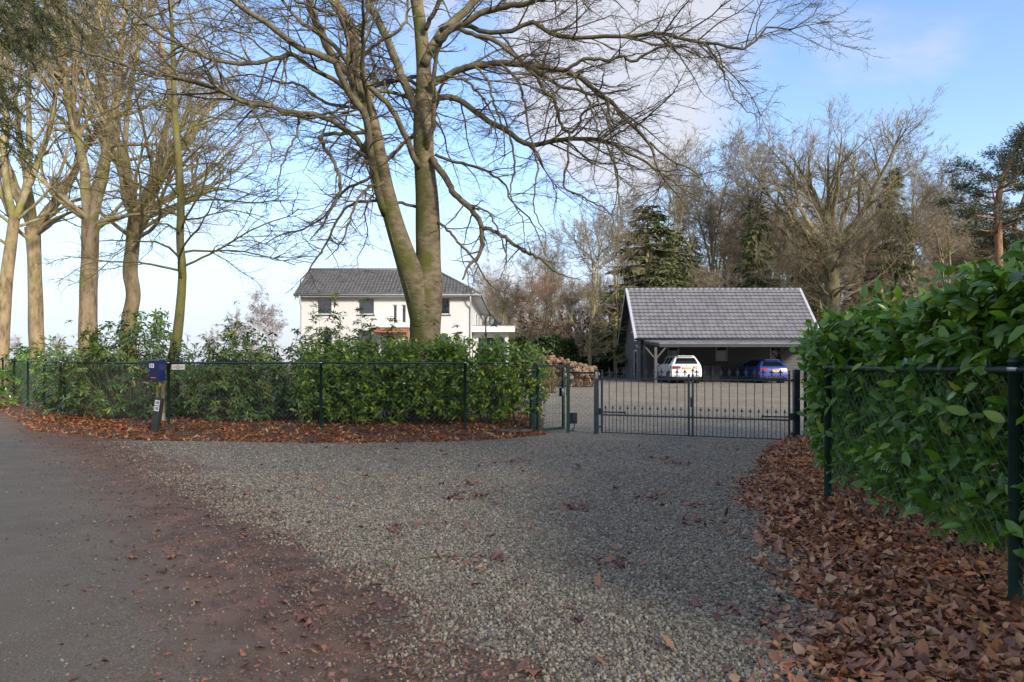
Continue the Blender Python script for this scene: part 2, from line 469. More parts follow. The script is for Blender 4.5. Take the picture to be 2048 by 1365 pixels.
for k in range(7):
    v = base_v * (1 + rng.uniform(-.28, .22, (len(base_v), 1))) * np.array([1.0, rng.uniform(.6, .95), rng.uniform(.5, .8)])
    o = bpy.data.objects.new('stone', mesh_np('stone', v, [base_f], False)); o.data.materials.append(M_stone); stone_col.objects.link(o)
ng = bpy.data.node_groups.new('scatter_stones', 'GeometryNodeTree')
ng.interface.new_socket('Geometry', in_out='INPUT', socket_type='NodeSocketGeometry')
ng.interface.new_socket('Geometry', in_out='OUTPUT', socket_type='NodeSocketGeometry')
gi = ng.nodes.new('NodeGroupInput'); go = ng.nodes.new('NodeGroupOutput')
iop = ng.nodes.new('GeometryNodeInstanceOnPoints'); ci = ng.nodes.new('GeometryNodeCollectionInfo')
ci.inputs['Collection'].default_value = stone_col; ci.inputs['Separate Children'].default_value = True; ci.inputs['Reset Children'].default_value = True
iop.inputs['Pick Instance'].default_value = True
ar = ng.nodes.new('GeometryNodeInputNamedAttribute'); ar.data_type = 'FLOAT_VECTOR'; ar.inputs['Name'].default_value = 'rot'
asc = ng.nodes.new('GeometryNodeInputNamedAttribute'); asc.data_type = 'FLOAT'; asc.inputs['Name'].default_value = 'scl'
e2r = ng.nodes.new('FunctionNodeEulerToRotation')
L = ng.links.new
L(gi.outputs[0], iop.inputs['Points']); L(ci.outputs[0], iop.inputs['Instance'])
L(ar.outputs['Attribute'], e2r.inputs[0]); L(e2r.outputs[0], iop.inputs['Rotation']); L(asc.outputs['Attribute'], iop.inputs['Scale'])
L(iop.outputs[0], go.inputs[0])
gr = link('gravel', me, M_stone); gr['kind'] = 'stuff'
gr['label'] = 'loose grey gravel stones spread over the driveway in front of the gate'
gm = gr.modifiers.new('scatter', 'NODES'); gm.node_group = ng
# ---------------------------------------------------------------- leaf shapes
def leaf_template(w, rows=2):
    """blade of length 1 along x, half-width w; x, y and shape columns"""
    ts = {1: [.42], 2: [.33, .72], 3: [.22, .5, .8], 4: [.15, .38, .62, .85]}[rows]
    prof = lambda t: w * (math.sin(math.pi * t ** 0.85) ** 0.8)
    V = [(0, 0)]
    for t in ts: V += [(t, prof(t)), (t, 0), (t, -prof(t))]
    V.append((1, 0)); last = len(V) - 1
    tri = [(0, 2, 1), (0, 3, 2), (last, last - 3, last - 2), (last, last - 2, last - 1)]
    quad = []
    for i in range(len(ts) - 1):
        a = 1 + 3 * i
        quad += [(a, a + 1, a + 4, a + 3), (a + 1, a + 2, a + 5, a + 4)]
    return np.array(V, float), np.array(tri), np.array(quad)
def bent(tv, droop, fold, wave=0.0):
    """(N,) droop and fold -> (N,n,3) local leaf vertices"""
    x, y = tv[:, 0], tv[:, 1]
    z = -droop[:, None] * x ** 2 + fold[:, None] * np.abs(y) + wave * np.sin(x * 9 + y * 14)[None] * 0.1
    return np.dstack([np.broadcast_to(x, z.shape), np.broadcast_to(y, z.shape), z])
def frames(D, Nrm):
    X = nrm(D); Y = nrm(np.cross(Nrm, X)); Z = np.cross(X, Y)
    return np.stack([X, Y, Z], -1)                      # (N,3,3) columns
def leaf_object(name, pos, D, Nn, size, w, m, parent, rows=2, droop=(0.05, .25), fold=(.1, .5), singles=0, single_pick=None, single_name='leaf', rnd=None, wave=0.0, kind='stuff', srows=None):
    """one joined mesh of leaves under parent, plus the nearest `singles` leaves as parts of their own"""
    N = len(pos); tv, tri, quad = leaf_template(w, rows)
    dr = rng.uniform(*droop, N); fo = rng.uniform(*fold, N)
    Rm = frames(D, Nn); rnd = rng.uniform(0, 1, N) if rnd is None else rnd
    own = np.zeros(N, bool)
    if singles:
        own[np.argsort(single_pick if single_pick is not None else np.linalg.norm(pos - np.array([0, 0, 1.5]), axis=1))[:singles]] = True
    j = ~own; Lv = bent(tv, dr[j], fo[j], wave) * size[j][:, None, None]
    V = np.einsum('nij,nkj->nki', Rm[j], Lv) + pos[j][:, None]
    k = len(tv); off = (np.arange(j.sum()) * k)[:, None, None]
    fs = [(tri[None] + off).reshape(-1, 3)]
    if len(quad): fs.append((quad[None] + off).reshape(-1, 4))
    me = mesh_np(name, V.reshape(-1, 3), fs, True, {'rnd': np.repeat(rnd[j], k)})
    o = link(name, me, m, parent)
    if kind: o['kind'] = kind
    if singles:
        vm = []
        if srows: tv, tri, quad = leaf_template(w, srows)
        for d, f in zip(np.linspace(*droop, 5), rng.permutation(np.linspace(*fold, 5))):
            mm = mesh_np('leaf', bent(tv, np.array([d]), np.array([f]), wave)[0], [tri] + ([quad] if len(quad) else []), True); mm.materials.append(m); vm.append(mm)
        for i in np.where(own)[0]:
            lo = bpy.data.objects.new(single_name, vm[i % 5]); COL.objects.link(lo); lo.parent = parent
            M4 = Matrix(np.vstack([np.column_stack([Rm[i] * size[i], pos[i]]), [0, 0, 0, 1]]).tolist())
            lo.matrix_basis = M4
    return o

M_beechleaf = leaf_mat('fallen_leaf', [(0.0, (0.177, 0.082, 0.056)), (0.25, (0.343, 0.150, 0.096)), (0.45, (0.479, 0.210, 0.128)), (0.62, (0.600, 0.235, 0.110)), (0.76, (0.600, 0.374, 0.203)), (0.88, (0.600, 0.253, 0.084)), (1.0, (0.249, 0.124, 0.094))], 0.42, 0.08)
M_beechleaf_dry = leaf_mat('dry_fallen_leaf', [(0.0, (0.204, 0.063, 0.029)), (0.3, (0.448, 0.128, 0.050)), (0.55, (0.600, 0.190, 0.066)), (0.78, (0.600, 0.309, 0.124)), (0.9, (0.600, 0.471, 0.246)), (1.0, (0.265, 0.091, 0.050))], 0.6, 0.12)
def litter(name, x, y, z, size, m, tilt, label, singles=0, rows=2, w=0.30, srows=None):
    N = len(x)
    root = bpy.data.objects.new(name, None); COL.objects.link(root); root['kind'] = 'stuff'; root['label'] = label
    a = rng.uniform(0, 2 * np.pi, N)
    D = np.stack([np.cos(a), np.sin(a), rng.normal(0, tilt, N)], -1)
    Nn = nrm(np.stack([rng.normal(0, tilt, N), rng.normal(0, tilt, N), np.ones(N)], -1)) * rng.choice([1, -1], (N, 1))
    pos = np.stack([x, y, z], -1); grp = rng.integers(0, 3, N)
    for k, (wk, wave, cu) in enumerate(((w * .78, .9, .9), (w, .45, .45), (w * 1.22, 1.5, .25))):       # narrow curled, plain, broad crumpled
        for s in ((grp == k) & (np.hypot(x, y) < 7.5), (grp == k) & (np.hypot(x, y) >= 7.5)):
          if s.any(): leaf_object('leaves', pos[s], D[s], Nn[s], size[s], wk, m, root, rows if y[s].min() < 7.5 else 1, (-cu * .6, cu), (-.5, .8), min(singles // 3, int(s.sum())) if y[s].min() < 7.5 or singles == 0 else 0, wave=wave, srows=srows)
    return root
# wet litter on the right, heaped against the fence
FENCE_R = np.array([(2.92, 2.3), (2.98, 4.04), (3.36, 7.26), (5.43, 13.04)])
def fence_x(y): return np.interp(y, FENCE_R[:, 1], FENCE_R[:, 0])
cnt = 25000
y = rng.uniform(2.6, 13.2, cnt) ; y = 2.6 + (y - 2.6) ** 1.25 / (10.6 ** .25)
x0 = litter_x(y) ; x1 = fence_x(y) + 0.55
u = rng.uniform(-0.12, 1, cnt)
x = x0 + (x1 - x0) * u
keep = (u + 0.16 * noise2(x, y, 2.0) + rng.normal(0, .08, cnt) > 0.02)
x, y, u = x[keep], y[keep], u[keep]
heap = 0.07 * smooth((x - (fence_x(y) - 0.9)) / 1.0) + 0.035 * (noise2(x, y, 2.6) + 1) * smooth(u / .3)
litter('leaf_litter', x, y, zg(x, y) + 0.012 + heap * rng.uniform(.35, 1, len(x)), np.clip(rng.normal(.068, .019, len(x)), .028, .12), M_beechleaf, 0.30,
       'deep wet brown leaf litter along the foot of the laurel hedge', 300, rows=2, srows=4)
# orange litter bank along the fence on the left
NEAR = np.array([(-30, 37), (-21, 27.0), (-14.8, 20.0), (-10.7, 15.3), (-8.5, 13.9), (-7.1, 13.35), (-3.84, 12.92), (-1.67, 13.05), (-.3, 13.5), (.6, 14.4)])
cnt = 46000
x = np.where(rng.uniform(0, 1, cnt) < .8, rng.uniform(-12, 0.7, cnt), rng.uniform(-26, -10, cnt))
y0 = np.interp(x, NEAR[:, 0], NEAR[:, 1])
u = rng.uniform(0, 1, cnt) ** 1.3
y = y0 + u * np.where(x < -10, 3.0, 3.4) + rng.normal(0, .05, cnt)
bank = 0.20 * smooth((y - y0) / 1.3) + 0.03 * noise2(x, y, 2)
litter('leaf_bank', x, y, zg(x, y) + 0.01 + bank * rng.uniform(.7, 1, cnt), np.clip(rng.normal(.074, .018, cnt), .035, .12), M_beechleaf_dry, 0.34,
       'bank of orange brown beech leaves along the foot of the left fence', rows=1)
# soil under that bank
xs = np.linspace(-26, .7, 90); vs = np.linspace(0, 1, 16)
Xb, Vb = np.meshgrid(xs, vs); Yb = np.interp(Xb, NEAR[:, 0], NEAR[:, 1]) + Vb * 9.0
Zb = zg(Xb, Yb) + 0.006 + 0.2 * smooth(Vb * 9 / 1.3) * smooth((1 - Vb) * 5) + 0.0
me = mesh_np('soil_bank', np.stack([Xb, Yb, Zb], -1).reshape(-1, 3), [grid_quads(1, 16, 90, closed=False)], True)
n = NT('leafy_soil')
c = n.ramp(n.noise(14, 7, 0.7), [(0.3, (0.035, 0.022, 0.015)), (0.5, (0.11, 0.058, 0.036)), (0.7, (0.20, 0.11, 0.065))])
M_soil = n.set(c, 0.9, n.noise(30, 5, .7), 0.7, 0.04)
link('soil_bank', me, M_soil)['kind'] = 'structure'
ys = np.linspace(-1.0, 13.4, 60); us = np.linspace(-0.05, 1, 12)
Uu, Yy = np.meshgrid(us, ys); X0 = litter_x(Yy) + .25; Xx = X0 + (fence_x(Yy) + 4.5 - X0) * Uu ** 1.5
Zz = zg(Xx, Yy) + 0.006 + 0.06 * smooth((Xx - (fence_x(Yy) - 0.9)) / 1.0)
me = mesh_np('hedge_bank', np.stack([Xx, Yy, Zz], -1).reshape(-1, 3), [grid_quads(1, 60, 12, closed=False)], True)
link('hedge_bank', me, M_soil)['kind'] = 'structure'
# leaves lying singly on the gravel and trodden ones on the lane
cnt = 330
y = rng.uniform(3.0, 13.0, cnt); x = rng.uniform(-.8, 1, cnt) * np.minimum(y * .72, 4.6)
ok = (edge_dist(x, y) > -0.6) & (x < litter_x(y))
x, y = x[ok], y[ok]
cl = rng.integers(0, 22, 420); cx, cy = rng.uniform(-1.5, 3.6, 22), rng.uniform(3.6, 11.5, 22)
x2 = cx[cl] + rng.normal(0, .13, 420); y2 = cy[cl] + rng.normal(0, .11, 420); ok = (edge_dist(x2, y2) > .3) & (x2 < litter_x(y2))
x = np.concatenate([x, x2[ok]]); y = np.concatenate([y, y2[ok]])
M_trod = leaf_mat('trodden_leaf', [(0.0, (0.156, 0.072, 0.060)), (0.4, (0.264, 0.120, 0.102)), (0.7, (0.360, 0.162, 0.120)), (0.9, (0.432, 0.180, 0.096)), (1.0, (0.456, 0.264, 0.168))], 0.5, 0.05)
litter('scattered_leaves', x, y, zg(x, y) + 0.021, np.clip(rng.normal(.07, .018, len(x)), .03, .11), M_trod, 0.10,
       'single reddish fallen leaves scattered over the grey gravel', min(len(x), 300), rows=2, srows=4)

# crumbs: leaf shreds, bits of twig and strewn stones in the mud and on the asphalt
cnt = 9000
y = 2.6 + 13 * rng.uniform(0, 1, cnt) ** 1.5; ex = rng.normal(0.45, .55, cnt)
i = np.clip(np.abs(EDGE[None, :, 1] - y[:, None]).argmin(1), 0, len(EDGE) - 1); x = EDGE[i, 0] + ex * 1.25
ok = ~((ex > 1.0) & (rng.uniform(0, 1, cnt) < .75)); x, y = x[ok], y[ok]
litter('mud_crumbs', x, y, zg(x, y) + 0.026, np.clip(rng.lognormal(math.log(.022), .5, len(x)), .008, .06), M_trod, 0.18, 'crumbs of trodden leaves in the mud along the edge of the lane', 0, w=.26, rows=1)
cnt = 4200
y = 2.6 + 9 * rng.uniform(0, 1, cnt) ** 1.4; i = np.clip(np.abs(EDGE[None, :, 1] - y[:, None]).argmin(1), 0, len(EDGE) - 1)
ex = .7 - np.abs(rng.normal(0, .55, cnt)) - rng.uniform(0, 1, cnt) ** 8 * 1.4; x = EDGE[i, 0] + ex * 1.25
me = mesh_np('grit', np.column_stack([x, y, zg(x, y) + .015 + .012 * (ex < -.1)]), [], False, {'rot': rng.uniform(0, 6.28, (cnt, 3)), 'scl': np.clip(rng.lognormal(math.log(.0055), .4, cnt), .002, .015)})
go_ = link('grit', me, M_stone); go_['kind'] = 'stuff'; go_['label'] = 'small stray stones strewn over the muddy edge of the lane'
go_.modifiers.new('scatter', 'NODES').node_group = ng
# ---------------------------------------------------------------- laurel hedges and rhododendrons
M_laurel = leaf_mat('laurel_leaf', [(0.0, (0.051, 0.132, 0.014)), (0.45, (0.092, 0.231, 0.021)), (0.75, (0.149, 0.316, 0.023)), (0.92, (0.239, 0.385, 0.028)), (1.0, (0.433, 0.492, 0.052))], 0.24, 0.30, 0.6)
M_laurel2 = leaf_mat('laurel_leaf_yellowish', [(0.0, (0.039, 0.097, 0.013)), (0.4, (0.092, 0.185, 0.019)), (0.7, (0.177, 0.288, 0.022)), (0.92, (0.354, 0.436, 0.029)), (1.0, (0.566, 0.576, 0.061))], 0.30, 0.22, 0.6)
M_rhodo = leaf_mat('rhododendron_leaf', [(0.0, (0.046, 0.091, 0.023)), (0.5, (0.106, 0.175, 0.036)), (0.85, (0.200, 0.264, 0.052)), (1.0, (0.383, 0.379, 0.061))], 0.34, 0.16, 0.55)
M_stem = simple('shrub_stem', (0.10, 0.075, 0.045), 0.85, 0.35)
M_stem_pale = simple('shrub_stem_pale', (0.20, 0.165, 0.10), 0.85, 0.35)

def shoots(base, Dr, per, length, leaf_len, spread=(50, 80)):
    """leaves set alternately along straight shoots -> pos, dir, normal, size"""
    N = len(base); t = (np.arange(per) + rng.uniform(.1, .9, (N, per))) / per
    pos = base[:, None] + Dr[:, None] * (t * length[:, None])[..., None]
    ref = nrm(np.cross(Dr, rng.normal(0, 1, (N, 3)))); ref2 = np.cross(Dr, ref)
    az = (np.arange(per) * 2.4)[None] + rng.normal(0, .4, (N, per))
    sp = np.radians(rng.uniform(*spread, (N, per)) * (1 - .45 * t))
    radial = np.cos(az)[..., None] * ref[:, None] + np.sin(az)[..., None] * ref2[:, None]
    D = np.cos(sp)[..., None] * Dr[:, None] + np.sin(sp)[..., None] * radial
    D[..., 2] -= rng.uniform(0.0, .35, (N, per))
    Nn = nrm(Dr[:, None] * np.sin(sp)[..., None] - radial * np.cos(sp)[..., None] + np.array([0, 0, .5]) + rng.normal(0, .25, (N, per, 3)))
    size = leaf_len * rng.uniform(.72, 1.2, (N, per))
    return pos.reshape(-1, 3), nrm(D.reshape(-1, 3)), Nn.reshape(-1, 3), size.reshape(-1)
def stems_geo(base, Dr, length, r, m=3, k=3, wob=.08):
    q = np.arange(0, len(base), 2); base, Dr, length = base[q], Dr[q], length[q]
    t = np.linspace(0, 1, m + 1)
    Pt = base[:, None] + Dr[:, None] * (t[None] * length[:, None])[..., None]
    Pt[:, 1:] += rng.normal(0, wob, (len(base), m, 3)) * length[:, None, None] * .3
    Rd = r * (1 - .7 * t)[None] * np.ones((len(base), 1))
    V, Q = tubes(Pt, Rd, k); g = Geo(); g.add(V, Q); return g

# --- tall laurel hedge on the right, behind the fence
hedge = thing('laurel_hedge', 'tall glossy dark green laurel hedge pushing through the fence on the right', 'hedge', (4.2, 7, 0))
hloc = np.array([4.2, 7, 0.0])
HL = np.vstack([FENCE_R[0] + [-.02, -1.2], FENCE_R])
def hedge_front(y): return np.interp(y, [0.5, 4.04, 7.26, 10.0, 12.4, 13.4], [3.04, 3.12, 3.50, 4.80, 5.95, 6.7])
def hedge_top(y): return np.interp(y, [3, 5, 7, 10, 12.5], [2.04, 1.97, 1.84, 1.74, 1.68]) + .07 * np.sin(y * 2.1) + .05 * np.sin(y * 5.3 + 1)
N1 = 3500                                      # front face
yy = 1.6 + 11.2 * rng.uniform(0, 1, N1) ** 1.15; zz = rng.uniform(0.10, 1.0, N1) ** .85 * hedge_top(yy)
dep = np.abs(rng.normal(0, .20, N1)) + .04
lean = np.where(zz > 1.5, -.08, 0) - np.where(yy > 7.6, .22, 0)
B1 = np.stack([hedge_front(yy) + dep + lean + .05 * noise2(yy, zz, 1.5), yy, zz], -1)
D1 = nrm(np.stack([rng.normal(-.75, .25, N1), rng.normal(-.25, .35, N1), rng.normal(.55, .3, N1)], -1))
N2 = 2100                                      # top
yy = 1.6 + 11.2 * rng.uniform(0, 1, N2) ** 1.15; xx = hedge_front(yy) + rng.uniform(-.1, 1.7, N2)
B2 = np.stack([xx, yy, hedge_top(yy) - .12 - np.abs(rng.normal(0, .10, N2)) + .08 * noise2(xx, yy, 2)], -1)
D2 = nrm(np.stack([rng.normal(-.15, .35, N2), rng.normal(-.1, .3, N2), rng.normal(1, .2, N2)], -1))
N3 = 700                                       # far end facing the gate
xx = rng.uniform(5.75, 7.4, N3); zz = rng.uniform(.1, 2.0, N3)
B3 = np.stack([xx, 12.5 + (xx - 5.3) * .35 + np.abs(rng.normal(0, .15, N3)) * -1, zz], -1)
D3 = nrm(np.stack([rng.normal(-.3, .3, N3), rng.normal(.6, .3, N3), rng.normal(.55, .3, N3)], -1))
B, D = np.vstack([B1, B2, B3]), np.vstack([D1, D2, D3])
Ls = rng.uniform(.16, .34, len(B))
pos, Dv, Nv, sz = shoots(B, D, 6, Ls, .130)
pick = np.linalg.norm(pos - np.array([0, 0, 1.5]), axis=1) + np.where(np.abs(pos[:, 0]) > .74 * pos[:, 1], 50, 0) + np.where(pos[:, 0] > hedge_front(pos[:, 1]) + .12, np.where(pos[:, 2] > 1.95, 0, 30), 0)
tone = np.clip(rng.beta(1.5, 2.4, len(pos)) + .25 * (pos[:, 2] > 1.65), 0, .999)  # leaves high in the hedge tinted brighter, sunlight put in their colour
fr_ = pos[:, 1] < 8.6
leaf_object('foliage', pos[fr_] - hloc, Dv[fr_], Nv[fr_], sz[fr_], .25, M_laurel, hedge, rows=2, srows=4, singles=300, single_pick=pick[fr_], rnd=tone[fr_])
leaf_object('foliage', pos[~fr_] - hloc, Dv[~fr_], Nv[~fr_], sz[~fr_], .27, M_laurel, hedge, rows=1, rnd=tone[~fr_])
obj('stems', stems_geo(B - hloc, D, Ls, .0045), M_stem_pale, hedge, kind='stuff')
yb = np.linspace(2.6, 12.4, 34); g = Geo()
for y_ in yb:
    for _ in range(3):
        x_ = hedge_front(y_) + rng.uniform(.25, .9); top = hedge_top(y_) * rng.uniform(.75, .95)
        p = catmull(np.array([[x_, y_, 0.05], [x_ + rng.normal(-.05, .12), y_ + rng.normal(0, .12), top * .5], [x_ + rng.normal(-.1, .22), y_ + rng.normal(0, .2), top]]), 7)
        g.tube(p - hloc, np.linspace(.016, .006, 7), 5)
obj('trunks', g, M_stem, hedge, smooth_=True, kind='stuff')

# --- lower laurel hedge behind the left fence, its bushes with gaps between the feet
h2 = thing('laurel_hedge', 'yellow green laurel hedge behind the chain link fence in front of the beech', 'hedge', (-2.0, 15.0, 0))
loc2 = np.array(h2.location)
Bs, Ds = [], []
for cx, w, top, n_ in ((-4.0, .62, 1.72, 520), (-3.1, .72, 1.80, 720), (-1.95, .72, 1.83, 680), (-.95, .66, 1.86, 640), (-.05, .62, 1.72, 540)):
    a = rng.uniform(0, 2 * np.pi, n_); zz = rng.uniform(.12, 1, n_) ** .8 * top
    rr = rng.uniform(.62, 1.02, n_) * (0.78 + .45 * np.sqrt(np.clip(zz / top, 0, 1)) - .3 * smooth((zz / top - .8) / .3))
    Bs.append(np.stack([cx + np.cos(a) * rr * w, 15.1 + np.sin(a) * rr * .72, zz + .1 * rng.normal(0, .6, n_)], -1))
    Ds.append(nrm(np.stack([np.cos(a) * .8, np.sin(a) * .8 - .25, rng.normal(.55, .3, n_) + .6 * (zz > top * .85)], -1) + rng.normal(0, .25, (n_, 3))))
B, D = np.vstack(Bs), np.vstack(Ds); Ls = rng.uniform(.15, .32, len(B))
pos, Dv, Nv, sz = shoots(B, D, 6, Ls, .115)
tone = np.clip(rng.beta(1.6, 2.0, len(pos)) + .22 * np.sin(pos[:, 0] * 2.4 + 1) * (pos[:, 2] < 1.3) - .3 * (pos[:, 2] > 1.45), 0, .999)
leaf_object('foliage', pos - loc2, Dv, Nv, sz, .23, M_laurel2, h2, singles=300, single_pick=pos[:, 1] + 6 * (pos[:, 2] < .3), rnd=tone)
obj('stems', stems_geo(B - loc2, D, Ls, .004), M_stem_pale, h2, kind='stuff')
g = Geo()
for cx in np.linspace(-4.3, .2, 26):
    x_ = cx + rng.normal(0, .1)
    p = catmull(np.array([[x_, 15.1 + rng.normal(0, .2), .1], [x_ + rng.normal(0, .12), 15.1 + rng.normal(0, .25), .8], [x_ + rng.normal(0, .2), 15.0 + rng.normal(0, .3), 1.5]]), 7)
    g.tube(p - loc2, np.linspace(.014, .005, 7), 5)
obj('trunks', g, M_stem, h2, smooth_=True, kind='stuff')

# --- rhododendrons: bent stems, each ending in a whorl of drooping leaves
def rhododendron(label, cx, cy, rx, ry, top, nwh, singles=0, leaf=.125, mat=None, low=.25, name='rhododendron', bare=.0):
    nwh = int(nwh * 1.35); leaf *= 1.08
    root = thing(name, label, 'shrub', (cx, cy, 0), 0, 'shrubs behind the left fence'); loc = np.array([cx, cy, 0.0])
    a = rng.uniform(0, 2 * np.pi, nwh); el = np.arcsin(rng.uniform(low - .15, 1, nwh)); q = rng.uniform(.68, 1.04, nwh)
    lump = 1 + .16 * np.sin(3 * a + el * 4) + .10 * np.sin(5 * a - el * 7 + 1)
    E = np.stack([np.cos(a) * np.cos(el) * rx * q * lump, np.sin(a) * np.cos(el) * ry * q * lump, .12 + top * np.sin(el).clip(.08) * q * (1 + .12 * np.sin(2 * a + cx))], -1)
    E[:, 2] += .30 * smooth((E[:, 2] - top * .7) / (.3 * top)) * rng.uniform(-.6, 1.0, nwh)
    Dr = nrm(np.stack([E[:, 0] * .7, E[:, 1] * .7, np.full(nwh, .75)], -1) + rng.normal(0, .28, (nwh, 3)))
    per = 9
    ref = nrm(np.cross(Dr, rng.normal(0, 1, (nwh, 3)))); ref2 = np.cross(Dr, ref)
    az = np.arange(per)[None] * 2 * np.pi / per + rng.normal(0, .22, (nwh, per)) + rng.uniform(0, 6, (nwh, 1))
    sp = np.radians(rng.uniform(58, 98, (nwh, per)))
    rad = np.cos(az)[..., None] * ref[:, None] + np.sin(az)[..., None] * ref2[:, None]
    Dv = np.cos(sp)[..., None] * Dr[:, None] + np.sin(sp)[..., None] * rad; Dv[..., 2] -= .28
    Nv = nrm(Dr[:, None] + rng.normal(0, .2, (nwh, per, 3))); pos = E[:, None] + Dv * .012 + Dr[:, None] * rng.normal(0, .02, (nwh, per, 1))
    pos, Dv, Nv = pos.reshape(-1, 3), nrm(Dv.reshape(-1, 3)), Nv.reshape(-1, 3)
    sz = leaf * rng.uniform(.7, 1.2, len(pos))
    leaf_object('foliage', pos, Dv, Nv, sz, .165, mat or M_rhodo, root, rows=1 if cy > 17.7 else 2, droop=(.1, .35), fold=(.05, .3), singles=singles,
                single_pick=pos[:, 1] + 4 * (np.abs(pos[:, 0]) > rx), rnd=np.repeat(np.clip(rng.normal(.42, .2, nwh), 0, .99), per))
    # stems: from the foot to each whorl
    base = np.stack([rng.normal(0, .18 * rx, nwh), rng.normal(0, .15 * ry, nwh), np.zeros(nwh)], -1)
    mid = base * .5 + E * np.array([.55, .55, .45]) + rng.normal(0, .12, (nwh, 3))
    t = np.linspace(0, 1, 7)[None, :, None]
    Pt = (1 - t) ** 2 * base[:, None] + 2 * t * (1 - t) * mid[:, None] + t ** 2 * E[:, None]
    sel = rng.uniform(0, 1, nwh) < .32
    Rd = np.linspace(.012, .003, 7)[None] * rng.uniform(.6, 1.3, (sel.sum(), 1))
    V, Q = tubes(Pt[sel], Rd, 4); g = Geo(); g.add(V, Q)
    obj('stems', g, M_stem_pale, root, smooth_=True, kind='stuff')
    return root
rhododendron('large rhododendron behind the blue letterbox, its domed top the highest at the left', -9.3, 16.9, 2.1, 1.3, 2.45, 620, 140)
rhododendron('broad rhododendron right of the leaning house number post', -6.3, 16.1, 1.5, 1.1, 2.0, 420, 140)
rhododendron('rhododendron with bare crooked stems showing below its leaves', -4.75, 16.3, 1.0, 1.0, 1.85, 250, 80, low=.45)
rhododendron('tall loose rhododendron in front of the left end of the white house', -4.75, 17.6, .75, .7, 2.85, 190, 60, low=.35)
rhododendron('upright rhododendron below the second upstairs window of the white house', -3.65, 17.2, .55, .6, 2.55, 130, 40, low=.4)
rhododendron('small rhododendron right beside the trunk of the beech, below the porch', -2.85, 16.3, .45, .5, 2.35, 90, 30, low=.4)
rhododendron('low rhododendron just right of the beech trunk, before the lower window', -1.35, 16.5, .55, .5, 2.05, 100, 30, low=.4)
rhododendron('rhododendron with a ragged crest left of the thin leaning tree', -11.4, 18.3, 1.4, 1.1, 2.1, 260, 40)
rhododendron('rhododendron reaching up behind the cream name plate on the fence', -7.3, 17.8, 1.1, 1.0, 2.5, 240, 40, low=.4)
rhododendron('dark evergreen shrub behind the fence along the lane at the far left', -15.6, 22.6, 2.6, 1.6, 1.95, 420, 0, .13, M_laurel)
rhododendron('dark evergreen shrub at the left edge, farthest along the lane', -20.5, 27.5, 2.6, 1.8, 2.0, 300, 0, .15, M_laurel)
rhododendron('low dark shrub between the lane fence and the big rhododendron', -12.6, 20.0, 1.3, 1.0, 1.75, 240, 0, .13, M_laurel)
# ---------------------------------------------------------------- chain link fences
n = NT('green_coating'); p = n.objpos()
c = n.ramp(n.noise(7, 5, .6, p), [(0.3, (0.006, 0.028, 0.020)), (0.7, (0.014, 0.050, 0.036))])
c = n.mix(n.step(n.noise(5, 6, .7, p), .60, .72), c, (0.045, 0.062, 0.030))
M_green = n.set(c, 0.42, n.noise(90, 3, .6, p), .15, .004)
M_wire = simple('green_wire', (0.10, 0.145, 0.125), 0.5, .3)
M_galv = simple('galvanised', (0.45, 0.46, 0.46), 0.4, .2, metallic=.8)
M_anth = simple('anthracite_paint', (0.020, 0.030, 0.042), 0.42, .3, dirt=(0.05, 0.055, 0.05))
M_black = simple('black_plastic', (0.010, 0.011, 0.012), 0.5, .2)
def chain_mesh(a, b, z0, z1, pitch=.052, r=.0014, k=3):
    """zig-zag wires, one beside the other, hooked into each other"""
    a, b = np.asarray(a, float), np.asarray(b, float); Lh = np.linalg.norm(b[:2] - a[:2]); u = (b[:2] - a[:2]) / Lh; nn = np.array([-u[1], u[0]])
    nw = int(Lh / pitch); m = int((z1 - z0) / pitch) + 1
    i = np.arange(nw)[:, None]; j = np.arange(m)[None]
    s = (i + .5 + np.where((j + i) % 2 == 0, .52, -.52)) * pitch
    z = z0 + j * pitch + 0 * i
    w = np.where(((i + j) % 2 == 0), 1, -1) * r * 1.4 + .006 * np.sin(s * 2.3) * np.sin(z * 3 + 1)
    xy = a[None, None, :2] + s[..., None] * u + w[..., None] * nn
    zb = a[2] + (b[2] - a[2]) * s / Lh
    Pt = np.dstack([xy, z + zb]); V, Q = tubes(Pt, np.full(Pt.shape[:2], r), k)
    return Geo().add(V, Q)
